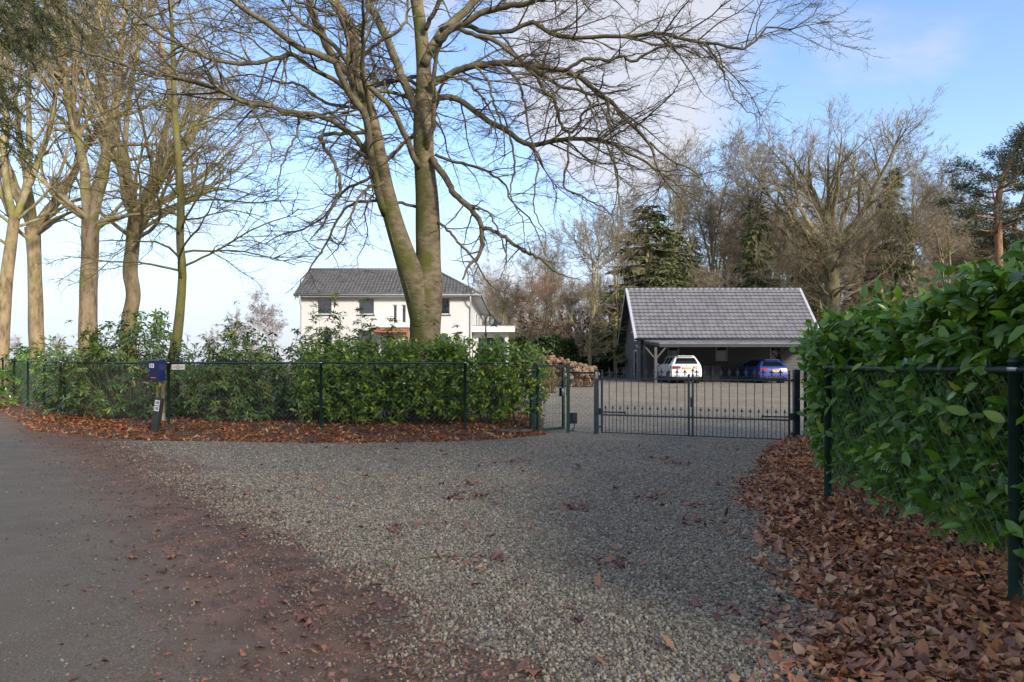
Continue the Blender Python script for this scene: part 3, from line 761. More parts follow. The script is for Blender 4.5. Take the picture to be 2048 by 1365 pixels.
def fence(label, pts, top=1.52, wires=(.03, .78, 1.46), r_post=.030, rail=.021, pitch=.052, wr=.0014, k=3, posts=True, mesh_name='wire_mesh'):
    pts = [np.array([x, y, float(zg(x, y))]) for x, y in pts]
    root = thing('chain_link_fence', label, 'fence', pts[0], 0)
    o = pts[0]
    for q in (pts if posts else []):
        g = Geo(); l = q - o
        g.lathe([(r_post, -.05), (r_post, top + .03), (r_post + .004, top + .03), (r_post + .004, top + .045), (r_post * .6, top + .06), (0.001, top + .062)], l, 12)
        post = obj('post', g, M_green, root, True)
        g = Geo(); g.lathe([(r_post + .003, top - .02), (r_post + .007, top - .018), (r_post + .007, top + .004), (r_post + .003, top + .006)], l, 12)
        obj('clamp', g, M_galv, post, True)
    for q0, q1 in zip(pts[:-1], pts[1:]):
        d = nrm(q1 - q0) * r_post
        g = Geo().tube([q0 - o + d + [0, 0, top - .01], (q0 + q1) / 2 - o + [0, 0, top - .016], q1 - o - d + [0, 0, top - .01]], rail, 8)
        obj('top_rail', g, M_green, root, True)
        obj(mesh_name, chain_mesh(q0 - o + d, q1 - o - d, .02, top - .0, pitch, wr, k), M_wire, root, kind='stuff')
        nb = np.array([d[1], -d[0], 0]) / r_post * .012
        g = Geo()
        for z in wires: g.tube([q0 - o + [0, 0, z] + nb, (q0 + q1) / 2 - o + [0, 0, z - .012] + nb, q1 - o + [0, 0, z] + nb], .0022, 4)
        obj('tension_wire', g, M_wire, root)
    return root
fence('green chain link fence close by in front of the tall laurel hedge', [(2.80, .9), (2.98, 4.04), (3.36, 7.26)], top=1.475, r_post=.038, rail=.024, wr=.0020, k=4)
fence('short green chain link fence lost in the hedge beside the driveway gate', [(3.80, 7.75), (4.80, 10.4), (5.50, 12.8)], top=1.40)
fence('green chain link fence in front of the rhododendrons and the lower laurel hedge', [(-11.15, 17.0), (-7.42, 14.75), (-3.92, 14.0), (-.97, 14.12), (.40, 14.58)], top=1.53, wr=.0017)
q = [(-11.4, 17.25)]
for i in range(6): q.append((-11.15 - .69 * 2.55 * (i + 1), 17.0 + .724 * 2.55 * (i + 1)))
fence('green chain link fence running back along the lane at the far left', q, top=1.55, pitch=.07, wr=.002)
fence('narrow green chain link panel between the green gate and the driveway gate post', [(1.235, 14.87), (1.775, 14.60)], posts=False, top=1.32, wr=.0017)

# ---------------------------------------------------------------- small green gate
def P0(px, d): return (px - 1024) / 1365 * d
fr = thing('gate_post', 'green square post that carries the hinges of the small gate', 'gate post', (.475, 14.6, 0), 0, 'posts of the small green gate')
g = Geo().box(-.035, .035, -.035, .035, -.05, 1.50); obj('shaft', g, M_green, fr)
obj('cap', Geo().box(-.039, .039, -.039, .039, 1.500, 1.515), M_green, fr)
obj('hinge_cover', Geo().box(.036, .060, -.048, -.005, 1.36, 1.51).box(-.045, .045, -.047, -.0355, 1.36, 1.505), M_black, fr)
fr = thing('gate_post', 'green square post on the latch side of the small gate', 'gate post', (1.222, 14.86, 0), 0, 'posts of the small green gate')
obj('shaft', Geo().box(-.035, .035, -.035, .035, -.05, 1.50), M_green, fr)
obj('cap', Geo().box(-.039, .039, -.039, .039, 1.500, 1.515), M_green, fr)
obj('strike_plate', Geo().box(-.046, -.0355, -.05, .02, .80, .97), M_green, fr)
gt = thing('pedestrian_gate', 'small green metal gate with a wire panel, standing slightly ajar', 'gate', (.535, 14.6, 0), math.atan2(.62, .655))
W_ = .86
for nm, bx in (('stile', (0, .055, -.02, .02, .05, 1.48)), ('stile', (W_ - .055, W_, -.02, .02, .05, 1.48)), ('top_rail', (.056, W_ - .056, -.02, .02, 1.425, 1.479)), ('bottom_rail', (.056, W_ - .056, -.02, .02, .051, .105))):
    obj(nm, Geo().box(*bx), M_green, gt)
for i in range(15): obj('wire', Geo().tube([(.055 + (i + 1) * (W_ - .11) / 16, 0, .10), (.055 + (i + 1) * (W_ - .11) / 16, 0, 1.43)], .0028, 4, False), M_wire, gt)
for i in range(7):
    z = .22 + i * .19
    obj('cross_wire', Geo().tube([(.05, -.006, z), (W_ - .05, -.006, z)], .0033, 4, False).tube([(.05, .006, z), (W_ - .05, .006, z)], .0033, 4, False), M_wire, gt)
lk = obj('lock', Geo().box(W_ - .13, W_ - .045, -.032, .032, .78, .97), M_black, gt)
obj('handle', Geo().tube([(W_ - .07, -.03, .905), (W_ - .07, -.062, .905), (W_ - .075, -.07, .905), (W_ - .17, -.072, .905)], .009, 8).box(W_ - .105, W_ - .045, -.037, -.0325, .80, .955), M_galv, lk, True)

# ---------------------------------------------------------------- double driveway gate
def gate_post(label, x, y, w, h):
    r = thing('gate_post', label, 'gate post', (x, y, 0), 0, 'posts of the driveway gate')
    obj('shaft', Geo().box(-w / 2, w / 2, -w / 2, w / 2, -.05, h), M_anth, r)
    obj('cap', Geo().box(-w / 2 - .006, w / 2 + .006, -w / 2 - .006, w / 2 + .006, h + .0005, h + .012).add([(-w / 2, -w / 2, h + .012), (w / 2, -w / 2, h + .012), (w / 2, w / 2, h + .012), (-w / 2, w / 2, h + .012), (0, 0, h + .03)], [(0, 1, 4), (1, 2, 4), (2, 3, 4), (3, 0, 4)]), M_anth, r)
    obj('photocell', Geo().box(-.014, .014, -w / 2 - .018, -w / 2 - .0005, .40, .50), M_black, r)
    return r
GL, GR_ = np.array([1.795, 14.55]), np.array([5.43, 13.04])
pl = gate_post('dark grey square gate post with a silver keypad near its top', *GL, .095, 1.36)
kp = obj('keypad', Geo().box(-.026, .022, -.064, -.048, 1.19, 1.325), M_galv, pl)
obj('key_field', Geo().box(-.016, .012, -.0675, -.0645, 1.21, 1.305), simple('keypad_grey', (.22, .23, .23), .5), kp)
gate_post('dark grey square gate post standing against the laurel hedge', *GR_, .105, 1.375)
gdir = (GR_ - GL) / np.linalg.norm(GR_ - GL); grot = math.atan2(gdir[1], gdir[0]); GW = np.linalg.norm(GR_ - GL)
# finial meshes, shared between the bars (standing on z = 0)
fl = Geo()
fl.lathe([(.004, 0), (.009, .006), (.013, .014), (.009, .022), (.006, .03), (.012, .036), (.007, .044)], k=8)
fl.prism([(-.006, .04), (-.010, .055), (-.018, .070), (-.006, .095), (0, .142), (.006, .095), (.018, .070), (.010, .055), (.006, .04)], .010, (0, .005, 0))
for s in (1, -1): fl.prism([(s * .004, .046), (s * .016, .050), (s * .031, .040), (s * .036, .050), (s * .024, .064), (s * .010, .066)][::s], .008, (0, .004, 0))
fl.V = [v * np.array([1.35, 1.2, 1.12]) for v in fl.V]
ME_fin = fl.mesh('finial')
fs = Geo(); fs.lathe([(.003, 0), (.008, .004), (.008, .010), (.004, .014)], k=6)
fs.prism([(-.004, .012), (-.011, .034), (-.003, .060), (0, .092), (.003, .060), (.011, .034), (.004, .012)], .008, (0, .004, 0))
for s in (1, -1): fs.prism([(s * .003, .010), (s * .014, .014), (s * .022, .008), (s * .020, .020), (s * .008, .030)][::s], .006, (0, .003, 0))
fs.V = [v * np.array([1.35, 1.2, 1.15]) for v in fs.V]
ME_spear = fs.mesh('spear_tip')
def scroll_pts(s, h=.052, w=.072):
    """C-scroll that springs from the rail and curls in at the bar"""
    th = np.linspace(-.5 * np.pi, 1.35 * np.pi, 12); out = [(s * w, .002), (s * w * .72, .008)]
    r = np.linspace(.021, .009, 12)
    out += [(s * (.036 - rr * math.sin(-t) * 1.0 * 0 + rr * math.cos(t)), .034 + rr * math.sin(t)) for t, rr in zip(th, r)]
    return np.array([(x, 0, z) for x, z in out])
gsc = {s: Geo().tube(catmull(scroll_pts(s) * [1.12, 1, 1.25], 16), .0052, 4).mesh('scroll') for s in (1, -1)}
gsc2 = {s: Geo().tube(catmull(scroll_pts(s) * [.6, 1, .62], 12), .003, 4).mesh('scroll') for s in (1, -1)}
for me_ in (ME_fin, ME_spear, *gsc.values(), *gsc2.values()): me_.materials.append(M_anth)
LW = GW / 2 - .085
bar_long = Geo().box(-.0065, .0065, -.0065, .0065, .045, 1.165).mesh('bar'); bar_long.materials.append(M_anth)
bar_tip = Geo().box(-.0065, .0065, -.0065, .0065, 1.1955, 1.265).mesh('bar_top'); bar_tip.materials.append(M_anth)
bar_short = Geo().box(-.0055, .0055, -.0055, .0055, .045, .545).mesh('short_bar'); bar_short.materials.append(M_anth)
def gate_leaf(label, hinge, rot, mirror):
    """leaf drawn from its hinge stile (x = 0) to the meeting stile (x = LW)"""
    r = thing('driveway_gate', label, 'gate', (*hinge, 0), rot, 'leaves of the driveway gate')
    st = obj('hinge_stile', Geo().box(-.02, .02, -.02, .02, .03, 1.30), M_anth, r)
    obj('ball_finial', Geo().lathe([(.020, 1.3005), (.022, 1.312), (.011, 1.318), (.008, 1.325), (.018, 1.336), (.022, 1.348), (.017, 1.362), (.006, 1.37), (.001, 1.372)], k=10), M_anth, st, True)
    ms = obj('meeting_stile', Geo().box(LW - .021, LW + .019, -.02, .02, .03, 1.29), M_anth, r)
    if mirror is False:
        obj('spear_tip', ME_fin.copy(), M_anth, ms, loc=(LW, 0, 1.2905)); obj('lock_box', Geo().box(LW - .045, LW - .0215, -.03, .03, .62, .82), M_black, ms)
    x0, x1 = .0205, LW - .0215
    for nm, z0, z1, w in (('top_rail', 1.1655, 1.195, .013), ('mid_rail', .40, .43, .012), ('bottom_rail', .035, .055, .012)):
        obj(nm, Geo().box(x0, x1, -w, w, z0, z1), M_anth, r)
    n_ = 11; dx = (LW) / (n_ + 1)
    for i in range(n_):
        x = (i + 1) * dx
        b = obj('bar', bar_long, None, r, loc=(x, 0, 0))
        for nm, me_, z in (('bar_top', bar_tip, 0), ('finial', ME_fin, 1.263), ('scroll', gsc[1], 1.196), ('scroll', gsc[-1], 1.196)):
            c = obj(nm, me_, None, b, loc=(0, 0, z))
    for i in range(n_ + 1):
        x = (i + .5) * dx
        b = obj('short_bar', bar_short, None, r, loc=(x, 0, 0))
        obj('spear_tip', ME_spear, None, b, loc=(0, 0, .543))
        for s in (1, -1): obj('scroll', gsc2[s], None, b, loc=(0, -.013, .431))
    for z in (.16, 1.18): obj('hinge', Geo().box(-.085, -.0205, -.008, .008, z - .008, z + .008).lathe([(.014, z - .028), (.014, z + .028)], (-.045, 0, 0), 8), M_anth, r)
    sgn = -1 if mirror else 1       # gate motor on the court side
    mo = obj('gate_motor', Geo().box(-.11, -.02, .045 * sgn - .035, .045 * sgn + .035, .415, .535).box(-.115, -.015, .045 * sgn - .04, .045 * sgn + .04, .5355, .55), simple('motor_green_grey', (.045, .058, .035), .6), r)
    obj('motor_arm', Geo().tube([(-.02, .045 * sgn, .475), (.50, .035 * sgn, .475)], .014, 8).box(.47, .50, .0 * sgn - .02 + .0135 * sgn, .03 * sgn + .02, .44, .50), M_anth, mo, True)
    return r
g2 = lambda t: GL + gdir * t
gate_leaf('left leaf of the dark grey ornamental driveway gate with spear finials', g2(.125), grot, False)
gate_leaf('right leaf of the dark grey ornamental driveway gate, by the hedge', g2(GW - .125), grot + math.pi, True)

# ---------------------------------------------------------------- letterbox, posts and plates
M_blue = simple('letterbox_blue', (0.012, 0.030, 0.155), 0.35, .25, dirt=(.02, .03, .06))
M_white = simple('white_print', (.78, .78, .76), .5, .08)
M_orange = simple('orange_print', (.70, .16, .02), .5, .1)
M_plate = simple('enamel_plate', (.74, .73, .68), .4, .08)
M_ink = simple('black_print', (.012, .012, .014), .5, .1)
def text_mesh(s, size, bold=.0, sx=.8, ext=.0008):
    cu = bpy.data.curves.new('lettering', 'FONT'); cu.body = s; cu.size = size; cu.align_x = 'CENTER'; cu.align_y = 'CENTER'; cu.offset = bold; cu.extrude = ext; cu.resolution_u = 2
    o = bpy.data.objects.new('lettering', cu); COL.objects.link(o)
    me = bpy.data.meshes.new_from_object(o.evaluated_get(bpy.context.evaluated_depsgraph_get()))
    bpy.data.objects.remove(o); bpy.data.curves.remove(cu)
    for v in me.vertices: v.co.x *= sx
    me.transform(Matrix.Rotation(R(90), 4, 'X')); me.materials.clear()
    return me
lx, ly = P0(313.5, 14.2), 14.2
lb = thing('letterbox', 'blue metal letterbox numbered 103 on a wooden stake by the fence', 'letterbox', (lx, ly, 1.14), R(2))
lb.scale = (.76, .76, 1.0)
g = Geo().add([(-.12, -.17, .02), (.15, -.17, .0), (.15, .17, .0), (-.12, .17, .02), (-.15, -.19, .42), (.15, -.19, .42), (.15, .19, .44), (-.15, .19, .44)], [(0, 3, 2, 1), (0, 1, 5, 4), (1, 2, 6, 5), (2, 3, 7, 6), (3, 0, 4, 7), (4, 5, 6, 7)])
obj('box', g, M_blue, lb)
obj('lid', Geo().add([(-.165, -.205, .4205), (.16, -.205, .4205), (.16, .20, .4405), (-.165, .20, .4405), (-.165, -.205, .432), (.16, -.205, .432), (.16, .20, .455), (-.165, .20, .455)], [(0, 3, 2, 1), (0, 1, 5, 4), (1, 2, 6, 5), (2, 3, 7, 6), (3, 0, 4, 7), (4, 5, 6, 7)]), simple('letterbox_lid', (.07, .09, .15), .35, .2), lb)
dr = obj('door', Geo().add([(-.108, -.1825, .035), (.135, -.1825, .03), (.135, -.199, .405), (-.135, -.199, .405), (-.108, -.176, .035), (.135, -.176, .03), (.135, -.191, .405), (-.135, -.191, .405)], [(0, 1, 2, 3), (0, 4, 5, 1), (1, 5, 6, 2), (2, 6, 7, 3), (3, 7, 4, 0)]), simple('letterbox_door_shaded', (0.008, 0.016, 0.062), .4, .2), lb)  # front painted darker than the box: its shade is in the colour
t_ = obj('number', text_mesh('103', .125, .004), M_white, dr, loc=(-.045, -.2, .315)); t_.rotation_euler = (R(2.5), 0, 0)
obj('keyhole', Geo().lathe([(.012, 0), (.012, .008), (.001, .009)], k=10, axis='y'), M_galv, dr, loc=(-.095, -.201, .225))
g = Geo()
for x_, w_ in ((-.06, .022), (-.025, .03), (.015, .026), (.05, .020)): g.box(x_ - w_ / 2, x_ + w_ / 2, -.1876, -.1845, .062, .082)
obj('orange_mark', g, M_orange, dr)
M_wood_green = simple('algae_wood', (.16, .145, .045), .9, .4, dirt=(.06, .065, .02))
M_wood_tall = bark_mat('old_stake_wood', (.30, .235, .15), (.16, .10, .06), (.20, .19, .06), .52, .66)
obj('stake', Geo().box(-.025, .025, -.01, .03, -.95, -.002), M_wood_green, lb, loc=(-.01, 0.05, 0))
ts = thing('wooden_stake', 'tall weathered wooden stake with a rusty orange foot beside the fence corner post', 'stake', (P0(327, 14.45), 14.45, 0), R(6))
obj('shaft', Geo().box(-.026, .026, -.026, .026, .45, 1.50), M_wood_tall, ts)
obj('painted_band', Geo().box(-.027, .027, -.027, .027, .30, .4495), simple('dirty_white_band', (.42, .38, .30), .8, .3), ts)
obj('rusty_foot', Geo().box(-.026, .026, -.026, .026, -.05, .2995), simple('rusty_orange', (.26, .085, .028), .85, .45), ts)
rf = obj('red_reflector', Geo().lathe([(.014, 0), (.014, .012), (.001, .014)], k=10, axis='y'), simple('red_plastic', (.45, .02, .015), .3), ts, loc=(.045, -.03, 1.0))
hp = thing('number_post', 'dark grey post leaning to the right with white plates 103 and 105', 'house number post', (P0(309, 14.05), 14.05, 0), R(-12))
hp.rotation_euler = (R(-2), R(7.5), R(-12))
M_post = simple('recycled_plastic_post', (.040, .042, .036), .7, .35, dirt=(.055, .065, .035))
obj('post', Geo().box(-.072, .072, -.05, .05, -.05, .79).add([(-.072, -.05, .79), (.072, -.05, .79), (.072, .05, .80), (-.072, .05, .80)], [(0, 1, 2, 3)]), M_post, hp)
obj('post_top', Geo().box(-.074, .074, -.052, .052, .7905, .80), M_post, hp)
for s, z in (('103', .705), ('105', .585)):
    pl_ = obj('number_plate', Geo().box(-.056, .056, -.0565, -.0505, z - .052, z + .052), M_plate, hp)
    obj('digits', text_mesh(s, .075, .0025), M_ink, pl_, loc=(0, -.0572, z))
sg = thing('name_plate', 'small cream name plate with a red roof mark hanging on the fence', 'sign', (P0(359, 14.55), 14.50, 1.5 + (728 - 734.5) / 1365 * 14.5), R(8))
obj('board', Geo().box(-.132, .132, -.004, .004, -.055, .055), simple('cream_board', (.62, .60, .46), .45, .08), sg)
obj('blue_strip', Geo().box(-.135, .13, -.0035, .0045, -.077, -.0555), simple('navy_strip', (.035, .045, .13), .4), sg)
obj('roof_mark', Geo().prism([(-.026, .016), (0, .040), (.026, .016), (.016, .016), (0, .028), (-.016, .016)], -.002, (0, -.0065, 0)), simple('red_print', (.42, .05, .03), .5), sg)
g = Geo(); x_ = -.10
for w_ in (.012, .010, .013, .0, .016, .011, .013, .012, .010, .013, .008, .012, .011):
    if w_: g.box(x_, x_ + w_, -.0065, -.0042, -.008, .006)
    x_ += w_ + .0045
for i in range(7): g.box(-.042 + i * .012, -.034 + i * .012, -.0065, -.0042, -.036, -.027)
obj('lettering', g, M_ink, sg)
ds = thing('warning_sign', 'small white pointed sign with a blue emblem on the fence beside the green gate', 'sign', (P0(1055.5, 14.5), 14.47, 1.5 + (728 - 744) / 1365 * 14.47), R(10))
obj('board', Geo().prism([(-.055, .09), (.055, .09), (.055, -.062), (.018, -.098), (-.002, -.098), (-.055, -.052)][::-1], -.003, (0, .0, 0)), M_plate, ds)
g = Geo()
for x0_, x1_, z in ((-.036, -.018, .070), (.014, .040, .070), (-.038, -.022, .028), (.022, .040, .028), (-.036, -.026, .014)): g.box(x0_, x1_, -.0055, -.0035, z, z + .006)
obj('lettering', g, M_ink, ds)
obj('blue_emblem', Geo().prism([(-.042, -.022), (-.030, -.004), (-.008, .006), (.018, .004), (.038, -.012), (.036, -.026), (.022, -.022), (.008, -.030), (-.012, -.028), (-.026, -.038)][::-1], -.002, (0, -.0035, 0)).prism([(.012, -.042), (.028, -.036), (.032, -.062), (.018, -.080), (.006, -.078)][::-1], -.002, (0, -.0035, 0)), simple('blue_print', (.02, .20, .42), .4), ds)
bx = thing('garden_box', 'small dark box on a bent foot behind the narrow chain link panel', 'box', (P0(1146, 15.2), 15.2, 0), R(8))
obj('housing', Geo().box(-.085, .085, -.05, .05, .17, .40).box(-.09, .09, -.055, .055, .4005, .412), M_anth, bx)
obj('foot', Geo().tube([(.03, 0, .17), (.035, 0, .09), (-.03, 0, .02)], .012, 6).box(-.07, .03, -.03, .03, 0, .018), M_anth, bx, True)
lg = thing('log', 'grey weathered log lying in the leaves by the small gate', 'log', (P0(1025, 14.15), 14.12, .10), R(4))
g = Geo(); g.tube(np.array([(-.44, 0, .0), (-.2, .01, .008), (.1, -.01, .004), (.43, .0, .012)]), [.036, .042, .040, .036], 9)
obj('stem', g, simple('log_bark', (.10, .085, .070), .9, .4), lg, True)
obj('side_stub', Geo().tube([(.12, -.02, .02), (.16, -.09, .05)], [.014, .009], 6), simple('log_bark_dark', (.07, .06, .05), .9, .4), lg, True)
# green twigs lying on the litter
def twig(label, x, y, rot, pts):
    t = thing('fallen_twig', label, 'twig', (x, y, float(zg(x, y)) + .075), rot)
    obj('stem', Geo().tube(catmull(np.array(pts[0], float), 10), np.linspace(.005, .0025, 10), 5), M_twig, t, True)
    for p in pts[1:]: obj('side_shoot', Geo().tube(catmull(np.array(p, float), 6), np.linspace(.003, .0015, 6), 4), M_twig, t, True)
M_twig = simple('mossy_twig', (.075, .10, .025), .85, .4)
twig('mossy green twig lying on wet leaves at the edge of the gravel', 2.05, 4.08, R(-28), [[(-.2, 0, .02), (0, .015, .03), (.25, -.01, .02)], [(0, .015, .03), (.08, .06, .04)], [(.1, .01, .03), (.17, -.05, .03)]])
twig('forked green twig on the leaves near the lower right corner', 1.98, 3.42, R(16), [[(-.16, 0, .02), (0, .012, .03), (.22, .03, .03)], [(-.05, 0, .02), (-.12, -.07, .02)], [(.02, .02, .03), (.1, .08, .04)]])
twig('short upright green twig among leaves below the near fence post', 2.72, 3.62, R(60), [[(0, 0, 0), (.02, .01, .06), (.03, .02, .13)], [(0, 0, 0), (-.06, .02, .01)], [(0, 0, 0), (.07, -.03, .015)]])
twig('thin dark twig on the muddy edge of the lane', -.55, 5.2, R(12), [[(-.14, 0, -.05), (0, .02, -.045), (.15, 0, -.05)], [(0, .02, -.045), (.06, .06, -.045)]])
# weeds in the gravel
M_weed = leaf_mat('weed_blade', [(0, (.10, .16, .02)), (1, (.24, .28, .04))], .5, .2)
for i, (px, py, s, lab) in enumerate(((775, 1137, .05, 'little yellow green weed beside the mud at the gravel edge'), (1119, 1032, .03, 'tiny green weed in the middle of the gravel'), (1015, 1173, .035, 'tiny green weed beside a patch of trodden leaves'))):
    d = 1365 * 1.5 / (py - 728); x, y = P0(px, d), d
    w = thing('weed', lab, 'weed', (x, y, .016)); nb = 11; a = rng.uniform(0, 6.28, nb)
    leaf_object('blades', np.zeros((nb, 3)), np.stack([np.cos(a), np.sin(a), rng.uniform(.2, 1.2, nb)], -1), np.tile([0, 0, 1.0], (nb, 1)) + rng.normal(0, .1, (nb, 3)), s * rng.uniform(.7, 1.2, nb), .13, M_weed, w, kind=None)
# ---------------------------------------------------------------- buildings
n = NT('white_render'); p = n.pos()
c = n.ramp(n.noise(.7, 6, .6, p), [(0.3, (0.600, 0.581, 0.521)), (0.7, (0.600, 0.600, 0.600))])
c = n.mix(n.math('MULTIPLY', n.step(n.noise(1.2, 6, .7, n.scaled(p, (1, 1, .12))), .56, .75), .35), c, (.55, .52, .45))
M_render = n.set(c, .9, n.noise(50, 4), .15, .01)
M_trim = simple('white_trim', (.74, .73, .70), .55, .1, dirt=(.55, .53, .48))
def tile_mat(name, lo, hi, moss):
    n = NT(name)
    f = n.math('FRACT', n.math('ADD', n.attr('rnd'), n.objrnd()))
    c = n.ramp(f, [(0, lo), (1, hi)])
    c = n.mix(n.step(n.noise(1.1, 7, .7), .56, .75), c, moss)
    return n.set(c, .55, n.noise(40, 4), .2, .01)
M_tile_c = tile_mat('grey_concrete_tile', (0.144, 0.139, 0.147), (0.197, 0.189, 0.197), (0.171, 0.167, 0.145))
M_tile_h = tile_mat('dark_grey_roof_tile', (0.109, 0.106, 0.104), (0.196, 0.189, 0.182), (0.189, 0.179, 0.154))
n = NT('window_glass'); n.set((.012, .014, .016), .03); n.b.inputs['IOR'].default_value = 2.0
M_glass = n.m
n = NT('barn_glass'); n.set((.008, .009, .010), .06); M_bglass = n.m
M_frame_w = simple('window_frame_white', (.66, .65, .62), .5, .08)
M_sill = simple('stone_sill', (.10, .10, .10), .6, .2)
def wall_holes(g, holes, u0, u1, z0, z1, fn, depth):
    """one wall face with real openings; fn(u, d, z) -> point, d = depth into the wall"""
    us = sorted({u0, u1, *[h[0] for h in holes], *[h[1] for h in holes]}); zs = sorted({z0, z1, *[h[2] for h in holes], *[h[3] for h in holes]})
    for a, b in zip(us[:-1], us[1:]):
        for c, d in zip(zs[:-1], zs[1:]):
            m = ((a + b) / 2, (c + d) / 2)
            if any(h[0] < m[0] < h[1] and h[2] < m[1] < h[3] for h in holes): continue
            g.add([fn(a, 0, c), fn(b, 0, c), fn(b, 0, d), fn(a, 0, d)], [(0, 1, 2, 3)])
    for h in holes:
        a, b, c, d = h[:4]
        for q in (((a, c), (a, d)), ((b, d), (b, c)), ((a, d), (b, d)), ((b, c), (a, c))):
            g.add([fn(q[0][0], 0, q[0][1]), fn(q[0][0], depth, q[0][1]), fn(q[1][0], depth, q[1][1]), fn(q[1][0], 0, q[1][1])], [(0, 1, 2, 3)])
def tile_shape(w, l, th=.018, lip=.03):
    """double curved roof tile: x across, y up the slope, z proud"""
    xs = np.array([0, .16, .36, .52, .70, .86, 1.0]) * w; zs = np.array([.4, .0, .0, .15, 1.0, 1.0, .42]) * th * 2.0
    V = [(x, 0, z + lip) for x, z in zip(xs, zs)] + [(x, l, z) for x, z in zip(xs, zs)] + [(x, 0, z + lip - .012) for x, z in zip(xs, zs)]
    k = len(xs)
    Q = [(i, i + 1, k + i + 1, k + i) for i in range(k - 1)] + [(2 * k + i, 2 * k + i + 1, i + 1, i) for i in range(k - 1)]
    return np.array(V), np.array(Q)
def slope_frame(o, u, v):
    u, v = nrm(np.asarray(u, float)), nrm(np.asarray(v, float)); return np.asarray(o, float), u, v, np.cross(u, v)

# ---- white house
HZ = .40
hx0, hx1, hy0 = P0(601, 40), P0(942, 40), 40.0
house = thing('house', 'white rendered two storey house with a grey tiled roof behind the shrubs', 'house', (hx0, hy0, HZ)); ho = np.array([hx0, hy0, HZ])
Wd = hx1 - hx0; EZ = 5.55 - HZ
def hz(py): return 1.5 + (728 - py) / 1365 * 40 - HZ
def hu(px): return P0(px, 40) - hx0
wins = [('w', hu(633), hu(663), hz(629.5), hz(596)), ('w', hu(715.5), hu(748), hz(629.5), hz(596)), ('n', hu(785.5), hu(793.5), hz(646.5), hz(610)), ('n', hu(803), hu(811.5), hz(646.5), hz(610)),
        ('w', hu(867), hu(899.5), hz(629.5), hz(595)), ('t', hu(644), hu(664), .35, hz(661)), ('t', hu(713), hu(750), .9, hz(661)), ('t', hu(866), hu(896), .9, hz(668)), ('d', hu(762), hu(815), .0, hz(663))]
g = Geo()
wall_holes(g, [w[1:] for w in wins], 0, Wd, -.3, EZ, lambda u, d, z: (u, d, z), .22)
g.add([(Wd, 0, -.3), (Wd, 14.6, -.3), (Wd, 14.6, EZ), (Wd, 0, EZ), (0, 0, -.3), (0, 5.6, -.3), (0, 5.6, EZ), (0, 2.8, EZ + 1.75), (0, 0, EZ), (0, 5.6, -.3), (5, 5.6, -.3), (5, 5.6, EZ), (0, 5.6, EZ), (5, 14.6, -.3), (5, 14.6, EZ)],
      [(0, 1, 2, 3), (9, 12, 11, 10), (10, 11, 14, 13), (13, 14, 2, 1)], [(4, 8, 7, 6, 5)])
obj('wall', g, M_render, house)
for kind, a, b, c, d in wins:
    if kind == 'd':
        dd = obj('door', Geo().box(a + .05, b - .05, .20, .26, c, d - .02), simple('cream_door', (.55, .47, .34), .5, .15), house)
        obj('side_light', Geo().box(a + .12, a + .38, .19, .1995, c + .2, d - .2), M_glass, dd); continue
    fw = .045 if kind == 'n' else .06
    f = Geo().box(a, a + fw, .10, .16, c, d).box(b - fw, b, .10, .16, c, d).box(a + fw, b - fw, .10, .16, c, c + fw).box(a + fw, b - fw, .10, .16, d - fw, d)
    fo = obj('window', f, M_frame_w, house)
    obj('pane', Geo().box(a + fw, b - fw, .125, .135, c + fw, d - fw), M_glass, fo)
    if kind != 'n': obj('sill', Geo().box(a - .06, b + .06, -.05, .10, c - .075, c - .003), M_sill, fo)
# roof
ov = .42; y_e = -ov; y_r = 2.6; z_e = hz(588.5) - (0); z_e = 1.5 + (728 - 588.5) / 1365 * (40 - ov) - HZ; z_r = 1.5 + (728 - 541) / 1365 * (40 + y_r) - HZ
xl = P0(588, 40 - ov) - hx0; xr = P0(961, 40 - ov) - hx0; xrr = xr - (y_r - y_e)
rf = Geo()
A_, B_, C_, D_ = (xl, y_e, z_e), (xr, y_e, z_e), (xrr, y_r, z_r), (xl, y_r, z_r)
E_, F_, G_ = (xr, 15.0, z_e), (xrr, 15.0, z_r), (xl, y_r * 2 - y_e, z_e)
rf.add([A_, B_, C_, D_], [(0, 1, 2, 3)]).add([B_, E_, F_, C_], [(0, 1, 2, 3)]).add([D_, C_, (xrr, y_r * 2 - y_e, z_e), G_], [(0, 1, 2, 3)])
low = lambda q: (q[0], q[1], q[2] - .16)
rf.add([low(A_), low(B_), low(E_), (Wd - .2, 15.0, z_e - .16), (Wd - .2, .2, z_e - .16), (0.0, .2, z_e - .16), (xl, .2, z_e - .16)], [(0, 6, 5, 4), (1, 4, 3, 2)], [(0, 4, 1)])
rf.add([A_, B_, low(B_), low(A_)], [(0, 3, 2, 1)]).add([B_, E_, low(E_), low(B_)], [(0, 3, 2, 1)])
rf.add([A_, D_, low(D_), low(A_)], [(0, 1, 2, 3)]).add([D_, G_, low(G_), low(D_)], [(0, 1, 2, 3)])
roof = obj('roof', rf, simple('eaves_paint', (.50, .48, .43), .6, .1), house)
o_, u_, v_, n_ = slope_frame(A_, (1, 0, 0), np.subtract(D_, A_)); Ls_ = np.linalg.norm(np.subtract(D_, A_))
tw, rows = .215, 15; tl = Ls_ / rows; tv, tq = tile_shape(tw, tl * 1.02, .018, .045); g = Geo()
for r_ in range(rows):
    for c_ in range(int((xr - xl) / tw)):
        if (c_ + 1) * tw > (xr - xl) - (r_ + .4) * tl * (y_r - y_e) / Ls_: continue
        V = o_ + (tv[:, :1] + c_ * tw) * u_ + (tv[:, 1:2] + r_ * tl) * v_ + (tv[:, 2:] + .012 + rng.uniform(-.003, .003)) * n_
        g.add(V, tq, rnd=rng.uniform())
